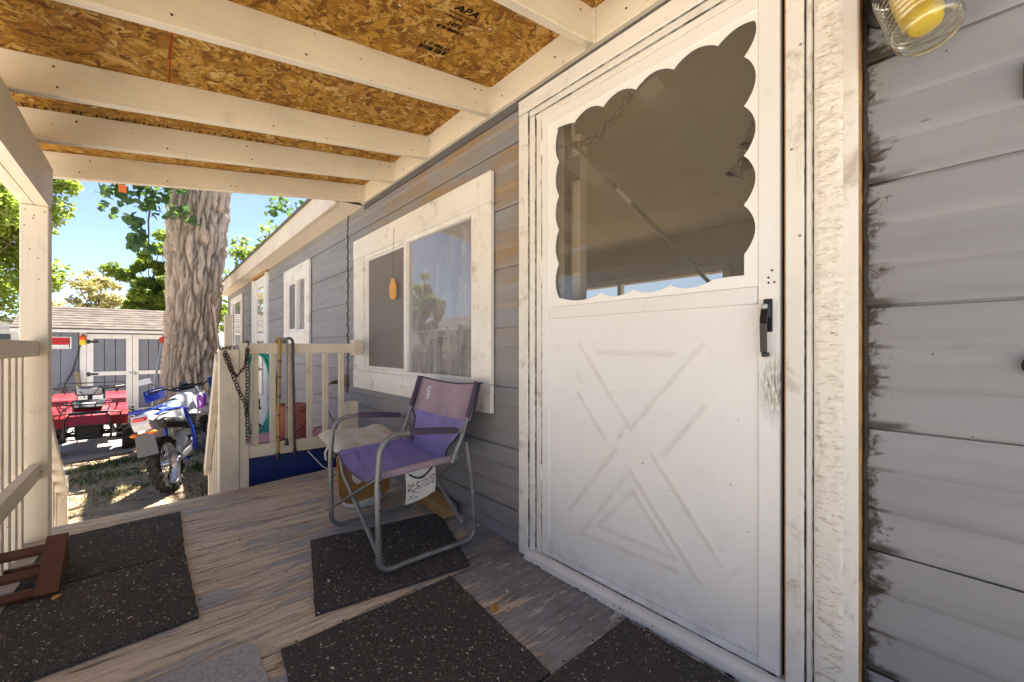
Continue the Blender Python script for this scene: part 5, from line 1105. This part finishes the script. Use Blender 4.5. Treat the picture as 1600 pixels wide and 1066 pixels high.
bpart('control_cables', m_black, lambda q: (q.tube([(.28, .97, 1.15), (.20, 1.12, 1.20), (.05, 1.16, 1.05), (.03, 1.08, .8)], .005, 6), q.tube([(-.28, .97, 1.15), (-.2, 1.13, 1.18), (-.05, 1.17, 1.0), (-.03, 1.05, .75)], .005, 6), q.tube([(.12, .5, .86), (.14, .6, .7), (.12, .62, .5)], .006, 6), q.tube([(-.05, .55, .6), (.13, .58, .66), (.14, .8, .6)], .008, 6)), 50)
bpart('chain_guard', m_black, lambda q: q.bar((-.115, .0, .38), (-.115, .5, .44), .012, .05))
bpart('kick_stand', m_blackm, lambda q: q.tube([(-.12, .5, .32), (-.26, .52, .015)], .012, 6))
bpart('luggage_rail', m_bblue, lambda q: q.tube([(-.10, .10, .965), (-.12, -.1, .985), (-.10, -.24, .965), (.10, -.24, .965), (.12, -.1, .985), (.10, .10, .965)], .011, 7), 50)
# ================================================================ vegetation
def leafmat(name, a, b_, trans=.45):
    n = NT(name); r = n.node('NewGeometry').outputs['Random Per Island']; c = n.mix(r, a, b_)
    d = n.node('BsdfPrincipled', {'Base Color': c, 'Roughness': .45, 'Specular IOR Level': .3}).outputs[0]
    tc = n.mix(.5, c, (.55, .62, .06), 'OVERLAY'); t = n.node('BsdfTranslucent', {0: tc}).outputs[0]
    n.t.links.new(n.node('MixShader', {0: trans, 1: d, 2: t}).outputs[0], n.out.inputs[0]); return n.m
LEAF = np.array([(-.95, 0), (-.45, -.55), (.15, -.62), (1.0, 0), (.15, .62), (-.45, .55)])
def leaf_cloud(name, clumps, per, size, mat, parent, droop=.3, flat=.75, elong=1.0, seed=1):
    g = np.random.default_rng(seed); C = np.repeat(np.array([c[:3] for c in clumps]), per, 0); Rr = np.repeat(np.array([c[3] for c in clumps]), per)
    n = len(C); d = g.normal(size=(n, 3)); d /= np.linalg.norm(d, axis=1)[:, None]; rad = g.random(n) ** .55
    P = C + d * (Rr * rad)[:, None] * np.array([1, 1, flat])
    N = g.normal(size=(n, 3)) * .75 + np.array([0, 0, .75]) + d * .45; N /= np.linalg.norm(N, axis=1)[:, None]
    T = g.normal(size=(n, 3)) + np.array([0, 0, -droop]); T -= N * (T * N).sum(1)[:, None]; T /= np.linalg.norm(T, axis=1)[:, None]; S = np.cross(N, T)
    s = size * g.uniform(.6, 1.25, n); k = len(LEAF)
    V = P[:, None, :] + (LEAF[None, :, 0:1] * T[:, None, :] * elong + LEAF[None, :, 1:2] * S[:, None, :]) * s[:, None, None]
    V += N[:, None, :] * (np.abs(LEAF[None, :, 1:2]) * .35 - np.abs(LEAF[None, :, 0:1]) * .12) * s[:, None, None]
    return npmesh(name, V.reshape(-1, 3), np.arange(n * k).reshape(n, k), mat, parent)
def limb(b, p0, p1, r0, r1, wob=.12, n_=10, seg=8, seed=0):
    p0, p1 = Vector(p0), Vector(p1); L = (p1 - p0).length; pts = []
    for i in range(n_ + 1):
        t = i / n_; p = p0.lerp(p1, t); w_ = math.sin(math.pi * t) * wob * L
        pts.append(p + Vector((mnoise.noise((seed, t * 2, 1)), mnoise.noise((seed, t * 2, 7)), mnoise.noise((seed, t * 2, 13)) + .25)) * w_)
    b.tube(pts, [r0 + (r1 - r0) * (i / n_) ** .8 for i in range(n_ + 1)], seg); return pts
def barkmat(name, a, b_):
    n = NT(name, .9, .1); P = n.pos(); f = n.noise(n.map(P, (1, 1, .3)), 14, 8, .7, .6); at = n.node('Attribute', None, attribute_name='ridge').outputs['Fac']
    c = n.mix(n.mr(f, .3, .7), a, b_); c = n.mix(n.mr(at, .08, .50, .75, 0), c, sc3(a, .22)); n.col(c); return n.bump(n.noise(n.map(P, (1, 1, .35)), 60, 6, .7), .7, .012).m
m_bark = barkmat('cottonwood_bark', (.42, .315, .235), (.70, .585, .48)); m_twig = plain('twig_bark', (.20, .15, .11), .9, .1, 0, .25, 20)
TX, TY = .54, 9.45
cw = empty('cottonwood_tree', (TX, TY, GZ), 'thick cottonwood with deeply furrowed bark behind the dirt bike', 'tree')
def trunk_r(z): return .385 + .26 * math.exp(-(z - GZ) * 2.2) + .036 * max(0, z - 1.4) ** 1.1
NZ, NA = 330, 230; V = np.empty((NZ, NA, 3)); RG = np.empty((NZ, NA))
for i in range(NZ):
    z = GZ - .05 + 5.2 * i / (NZ - 1); r0 = trunk_r(z)
    for k in range(NA):
        a = 2 * math.pi * k / NA; ca, sa = math.cos(a), math.sin(a); wz = z + .10 * mnoise.noise((ca * 2, sa * 2, z * 1.7))
        wa = .40 * mnoise.noise((ca * 3, sa * 3, z * 1.6 + 5)) + .10 * mnoise.noise((ca * 6, sa * 6, z * 4.5)); cx, cy = math.cos(a + wa * .45), math.sin(a + wa * .45)
        v1 = mnoise.voronoi((cx * 5.2, cy * 5.2, wz * 1.35))[0]; v2 = mnoise.voronoi((cx * 10 + 9, cy * 10, wz * 4.2))[0]; n1 = (v1[1] - v1[0]); n2 = (v2[1] - v2[0]); n3 = mnoise.noise((ca * 26, sa * 26, z * 9))
        rg = min(1, n1 * 2.6) * .66 + min(1, n2 * 2.6) * .34; rg *= .8 + .4 * mnoise.noise((ca * 4, sa * 4, z * 2)); RG[i, k] = rg
        r = r0 * (1 + .05 * mnoise.noise((ca * 1.3, sa * 1.3, z * .5))) - .065 + .105 * rg + .012 * n3
        V[i, k] = (TX + ca * r + .04 * (z - 1), TY + sa * r, z)
idx = np.arange(NZ * NA).reshape(NZ, NA); F = np.stack([idx[:-1], np.roll(idx, -1, 1)[:-1], np.roll(idx, -1, 1)[1:], idx[1:]], -1).reshape(-1, 4)
tr = npmesh('trunk', V.reshape(-1, 3), F, m_bark, cw, 180)
at = tr.data.attributes.new('ridge', 'FLOAT', 'POINT'); at.data.foreach_set('value', RG.ravel().astype(np.float32))
b = B(); ends = []
for i, (dx, dy, dz, r0) in enumerate([(2.3, 1.0, 5.0, .30), (-.6, 2.8, 5.5, .28), (1.6, 2.6, 5.5, .30), (1.7, -3.2, 3.6, .15)]):  # last limb is unseen, added towards the porch to carry deck-shading leaves
    p = limb(b, (TX + .12 + dx * .07, TY + dy * .07, 3.9), (TX + dx, TY + dy, 3.9 + dz), r0, .07, .15, 12, 10, i)
    ends += p[5:]
    for j in range(5):
        s_ = p[5 + j]; e = s_ + Vector((random.uniform(-1.8, 1.8), random.uniform(-1.8, 1.8), random.uniform(-.2, 1.4))); pp = limb(b, s_, e, .07, .015, .2, 6, 6, i * 9 + j); ends += pp[3:]
hang = [((TX - .45, TY - .25, 4.5), (-.50, 8.5, 3.30)), ((TX - .4, TY - .3, 4.4), (-.05, 8.6, 2.55)), ((TX - .3, TY - .4, 4.5), (.30, 8.5, 3.2)), ((TX + .6, TY, 4.6), (2.15, 9.6, 3.95))]
for i, (p, e) in enumerate(hang): limb(b, p, e, .035, .008, .12, 8, 6, 70 + i)
obj('limbs', b, m_bark, cw, 60)
m_cwl = leafmat('cottonwood_leaf', (.075, .15, .06), (.16, .26, .12), .4)
cl = [(e.x, e.y, e.z, random.uniform(.45, .85)) for e in ends][::6]
leaf_cloud('crown', cl, 34, .085, m_cwl, cw, .4, .8, 1, 3)
leaf_cloud('crown', [(2.15 + random.uniform(-1.2, 1.1), 5.45 + random.uniform(-1.0, 1.1), 7.2 + random.uniform(-.8, 1), .6) for _ in range(64)], 90, .09, m_cwl, cw, .4, .8, 1, 4)  # unseen leaf clumps added to keep sun off the far deck end
hc = [(-.50 + .95 * k / 15 + random.uniform(-.05, .05), 8.5 + random.uniform(-.2, .2), 3.22 + random.uniform(-.17, .30), .17) for k in range(16)] + [(random.uniform(-.24, .10), 8.5 + random.uniform(-.15, .15), z, .13) for z in (2.50, 2.58, 2.68, 2.78, 2.88, 2.95)] + [(-.45 + .1 * k, 8.5, 3.62, .2) for k in range(9)]
leaf_cloud('low_branch_leaves', hc, 11, .075, m_cwl, cw, 1.6, .9, 1, 5)
leaf_cloud('low_branch_leaves', [(2.05, 9.6, 3.95, .3), (2.3, 9.7, 4.1, .35), (1.85, 9.6, 3.75, .2)], 22, .075, m_cwl, cw, 1.0, .9, 1, 6)
b = B(); b.box(-.375, -.285, 8.30, 8.31, 3.27, 3.38, .002); tag(obj('orange_tag', b, plain('orange_card', (.75, .17, .03), .6, .3), None), 'small orange card hanging among the cottonwood leaves', 'tag')
def tree(name, x, y, zt, zb, rx, label, mat, n_clump, per, size, seed, trunk_r=.14, flat=.8, group='trees beyond the yard', ry=None, elong=1.0, branchy=False):
    g = random.Random(seed); t = empty(name, (x, y, GZ), label, 'tree', group); b = B(); tips = []; ry = ry or rx; zc = (zt + zb) / 2; hz = (zt - zb) / 2
    tp = limb(b, (x, y, GZ), (x + g.uniform(-.3, .3), y, zc), trunk_r, trunk_r * .5, .06, 10, 9, seed); cl = []
    for i in range(n_clump):
        while True:
            u = Vector((g.uniform(-1, 1), g.uniform(-1, 1), g.uniform(-1, 1)))
            if .25 < u.length < 1: break
        u *= .75 + .35 * mnoise.noise((u.x * 2 + seed, u.y * 2, u.z * 2)); c = Vector((x + u.x * rx, y + u.y * ry, zc + u.z * hz)); cl.append((c.x, c.y, c.z, rx * g.uniform(.13, .27)))
        if i % 2 == 0 or branchy: limb(b, tp[g.randrange(4, 11)], c, trunk_r * .28, .012, .12, 6, 5, i + seed)
    obj('trunk', b, m_twig, t, 60); leaf_cloud('crown', cl, per, size, mat, t, .3, flat, elong, seed); return t
m_l1 = leafmat('bright_leaf', (.19, .265, .045), (.40, .45, .14), .6); m_l2 = leafmat('mid_leaf', (.14, .22, .04), (.34, .40, .12), .55); m_l3 = leafmat('dry_leaf_olive', (.36, .28, .17), (.42, .40, .2), .4); m_l4 = leafmat('yellow_green_leaf', (.36, .37, .06), (.5, .47, .12))
tree('leafy_tree', -4.95, 21.5, 10.2, 1.0, 3.3, 'bright green tree at the far left behind the post', m_l1, 140, 300, .068, 11, .18, .75, elong=1.5)
tree('leafy_tree', .05, 25.5, 7.2, 1.2, 1.75, 'lush green tree just left of the cottonwood trunk', m_l2, 66, 300, .075, 12, .14, .75, elong=1.4)
tree('dry_tree', -2.2, 31.5, 5.6, .3, 2.1, 'half bare brownish tree behind the shed roof', m_l3, 55, 55, .085, 13, .10, .8, elong=1.8, branchy=True)
tree('leafy_tree', -3.5, 27.5, 3.2, .2, 1.0, 'small pale green bush beside the half bare tree', m_l1, 22, 120, .08, 14, .06, elong=1.5)
tree('leafy_tree', 2.9, 17.4, 6.2, .6, 1.8, 'thin sparse tree between the trunk and the house eave', m_l2, 34, 40, .085, 15, .08, .8, elong=1.5, branchy=True)
tree('leafy_tree', 1.7, 24, 5.2, .3, 1.8, 'dense green tree behind the cottonwood at the house corner', m_l1, 46, 240, .07, 16, .12, elong=1.4)
tree('leafy_tree', -9.2, 21.8, 6.2, .6, 1.7, 'rounded dark tree by the neighbouring house', m_l2, 50, 200, .085, 17, .12)
tree('hedge_bush', -7.0, 31.0, 2.9, -.6, 3.8, 'sunlit yellow-green bush at the far left edge', m_l4, 50, 120, .12, 18, .06, .7)

# weeds, leaf litter
def ground_bits(n, x0, x1, y0, y1): return np.c_[rng.uniform(x0, x1, n), rng.uniform(y0, y1, n), np.full(n, GZ)]
GB = np.concatenate([ground_bits(2600, -1.6, 1.1, 4.6, 9.3), ground_bits(500, -3.5, 1.2, 9.3, 14.3)]); GB[-500:, 2] = GZ + .05
m_lit = straw_mat('leaf_litter_bits', [(0, (.09, .055, .03)), (.4, (.24, .155, .08)), (.75, (.42, .31, .17)), (1, (.62, .52, .34))])
litter(len(GB), lambda n: GB, lambda q: q[:, 2], .008, .040, m_lit, 'leaf_litter', 'dry leaves and twigs strewn over the yard', None, 3.0)
def weeds(patches, mat, name, label):
    Vs = []; 
    for (x, y, r_, n, h) in patches:
        n = int(n * .6); h *= .7
        a = rng.uniform(0, 6.28, n); rr = r_ * np.sqrt(rng.random(n)); px = x + rr * np.cos(a); py = y + rr * np.sin(a); hh = h * rng.uniform(.4, 1.2, n); d = rng.uniform(0, 6.28, n); wv = rng.uniform(.006, .014, n); ln = rng.uniform(.3, 1.1, n) * hh
        c, s_ = np.cos(d), np.sin(d); z = np.full(n, GZ)
        q = np.stack([np.stack([px - s_ * wv * .5, py + c * wv * .5, z], -1), np.stack([px + s_ * wv * .5, py - c * wv * .5, z], -1), np.stack([px + s_ * wv * .5 + c * ln * .5, py - c * wv * .5 + s_ * ln * .5, z + hh * .75], -1), np.stack([px + c * ln, py + s_ * ln, z + hh * .95], -1), np.stack([px - s_ * wv * .5 + c * ln * .5, py + c * wv * .5 + s_ * ln * .5, z + hh * .75], -1)], 1); Vs.append(q)
    V = np.concatenate(Vs); n = len(V); tag(npmesh(name, V.reshape(-1, 3), np.arange(n * 5).reshape(n, 5), mat), label, 'weeds', None, 'stuff')
pt = [(-.50, 8.35, .22, 190, .10), (-.25, 8.5, .18, 130, .09), (-.62, 7.6, .25, 190, .07), (-.2, 7.7, .25, 160, .06), (-.40, 6.9, .22, 150, .06), (-.12, 6.9, .15, 90, .05), (.10, 8.1, .15, 110, .09), (.55, 7.3, .2, 150, .12), (.75, 7.0, .18, 120, .12), (.62, 6.3, .2, 130, .11), (.80, 6.0, .15, 90, .12), (-.75, 8.3, .2, 110, .07), (.45, 6.0, .16, 70, .07)]
weeds(pt, leafmat('weed_green', (.045, .12, .03), (.15, .22, .06), .3), 'weeds', 'low green weeds growing in the dirt yard')
pt = [(rng.uniform(-1.3, .7), rng.uniform(5.2, 8.6), .3, 90, .05) for _ in range(26)]
weeds(pt, leafmat('dry_grass', (.38, .30, .13), (.52, .44, .22), .2), 'dry_grass', 'thin straw-coloured grass in the dirt yard')

# white board with pale green edge beside the stairs
q = B(); q.prism([(-1.35, 7.16, GZ), (-.86, 7.04, GZ), (-.815, 7.03, -.62), (-.87, 7.10, -.15), (-1.35, 7.22, -.15)], (.012, .035, 0)); bo = tag(obj('leaning_sheet', q, plain('white_sheet', (.78, .78, .76), .5, .3, 0, .05), None), 'white sheet with pale green edge standing behind the left post', 'sheet')
q = B(); q.tube([(-.852, 7.05, GZ + .005), (-.808, 7.04, -.62), (-.862, 7.11, -.15), (-1.35, 7.23, -.145)], .014, 6); obj('green_edge', q, plain('pale_green_plastic', (.22, .48, .26), .5, .4), bo)
# long-handled tools leaning on the trunk
lp = empty('lopping_tool', (.05, 8.88, GZ), 'long-handled tool with red head leaning on the trunk', 'tool')
q = B(); q.tube([(.12, 8.93, 1.08), (.03, 8.78, .45), (-.02, 8.66, -.3), (-.03, 8.62, GZ)], .016, 7); obj('handle', q, m_steel, lp, 60)
q = B(); q.cbox(.115, 8.90, 1.12, .06, .04, .09, .010); q.cbox(.15, 8.90, 1.165, .06, .025, .02, .005); obj('red_head', q, plain('red_tool_paint', (.62, .06, .02), .4, .4), lp)
q = B(); q.tube([(.26, 8.88, 1.22), (.22, 8.76, .4), (.20, 8.68, GZ)], .017, 7); tag(obj('wooden_pole', q, plain('pale_pole', (.42, .36, .29), .8, .2), None, 60), 'pale pole leaning on the trunk beside the red-headed tool', 'pole')
q = B(); q.tube([(.80, 8.96, 1.75), (.90, 8.72, .8), (1.0, 8.52, GZ)], .018, 7); tag(obj('wooden_pole', q, plain('pale_pole_b', (.40, .33, .25), .8, .2), None, 60), 'thin stick leaning on the right side of the trunk', 'pole')
# odds and ends by the quad
q = B(); q.sphere((.02, 10.4, GZ + .12), .13, (1, 1, .8)); tag(obj('cloth_bundle', q, plain('tan_cloth', (.4, .34, .26), .9, .1, 0, .3), None, 60), 'tan cloth bundle on the slab behind the quad bike', 'bundle')
q = B(); q.box(-.12, .14, 9.75, 9.95, GZ + .051, GZ + .13, .01); tag(obj('toolbox', q, plain('red_grey_box', (.30, .05, .05), .5, .4, 0, .4, 6), None), 'small dull red box beside the quad bike wheel', 'box')

# ================================================================ camper, neighbour
m_camper = plain('camper_white', (.76, .76, .74), .4, .4, 0, .04); m_dglass = plain('dark_tinted_glass', (.03, .035, .04), .08, .6)
cp = empty('camper_trailer', (-5.4, 23, GZ), 'white camper trailer seen past the left post', 'camper')
q = B(); q.prism([(-7.6, 21.6, GZ + .4), (-3.45, 21.6, GZ + .4), (-3.30, 21.6, .9), (-3.5, 21.6, 1.7), (-3.8, 21.6, 1.92), (-7.6, 21.6, 1.92)], (0, 2.2, 0)); obj('body', q, m_camper, cp)
q = B(); q.box(-7.7, -3.45, 21.55, 23.85, 1.922, 1.97, .01); obj('roof', q, m_steel, cp)
for a in ((-3.95, -3.6), (-4.7, -4.2), (-5.9, -5.1)): q = B(); q.box(a[0], a[1], 21.575, 21.598, .95, 1.45, .01); wn2 = obj('window', q, m_dglass, cp)
q = B(); q.box(-7.6, -3.42, 21.58, 21.597, 1.60, 1.66, .002); obj('trim_stripe', q, m_steel, cp)
for xx in (-5.0, -5.8): q = B(); q.lathe([(.12, -.1), (.33, -.1), (.34, 0), (.33, .1), (.12, .1)], 20, Matrix.Translation((xx, 21.72, GZ + .34)) @ Matrix.Rotation(R(90), 4, 'X')); obj('wheel', q, m_rubber, cp, 40)
nb = empty('neighbour_house', (-13, 20, GZ), 'cream trailer house across the yard, mirrored in the window glass', 'house')
m_nb = plain('cream_siding', (.66, .62, .54), .6, .3, 0, .05)
q = B()
for k in range(10): q.box(-16, -12 + .0 - .006 * (k % 2), -12, 31, GZ + .3 * k, GZ + .3 * (k + 1) - .004, .006)
obj('wall', q, m_nb, nb)
q = B(); q.prism([(-11.5, -12.4, 2.22), (-14.2, -12.4, 3.15), (-16.6, -12.4, 2.22), (-16.6, -12.4, 2.30), (-14.2, -12.4, 3.25), (-11.5, -12.4, 2.32)], (0, 43.8, 0)); obj('roof', q, m_shing, nb)
q = B(); q.box(-11.55, -11.5, -12.4, 31.4, 2.10, 2.31, .004); obj('fascia', q, m_shedw, nb)
for yy in (-6, 0, 6, 12, 18, 23.5): 
    q = B(); q.box(-11.995, -11.96, yy, yy + 1.5, .5, 1.7, .004); w2 = obj('window', q, m_dglass, nb)
    for a in ((yy - .1, yy - .005, .4, 1.8), (yy + 1.505, yy + 1.6, .4, 1.8), (yy, yy + 1.5, 1.705, 1.8), (yy, yy + 1.5, .4, .495)): q = B(); q.box(-11.99, -11.93, *a, .004); obj('trim', q, m_shedw, w2)
q = B(); q.prism([(-11.5, 19.5, 2.15), (-8.6, 19.5, 1.85), (-8.6, 19.5, 1.93), (-11.5, 19.5, 2.23)], (0, 7, 0)); obj('carport_roof', q, m_shedw, nb)
for yy in (19.6, 23, 26.4): q = B(); q.box(-8.8, -8.7, yy, yy + .1, GZ, 1.86, .004); obj('carport_post', q, m_shedw, nb)
car = empty('parked_car', (-10, 23, GZ), 'dark red car under the carport across the yard', 'car')
m_carp = plain('maroon_paint', (.12, .012, .018), .25, .6)
prof = [(20.6, .3), (20.55, .72), (20.9, .95), (21.9, 1.02), (22.6, 1.42), (24.0, 1.45), (24.8, 1.05), (25.3, .98), (25.35, .35)]
q = B(); q.prism([(-10.8, y, GZ + z) for y, z in prof], (1.65, 0, 0)); obj('body', q, m_carp, car)
q = B(); q.prism([(-9.149, y, GZ + z) for y, z in ((22.1, 1.05), (22.68, 1.37), (23.9, 1.39), (24.5, 1.06))], (.006, 0, 0)); obj('side_window', q, m_dglass, car)
for yy in (21.4, 24.5): q = B(); q.lathe([(.15, -.1), (.31, -.1), (.32, 0), (.31, .1), (.15, .1), (.14, .02)], 20, Matrix.Translation((-9.2, yy, GZ + .32)) @ WR); obj('wheel', q, m_rubber, car, 40)
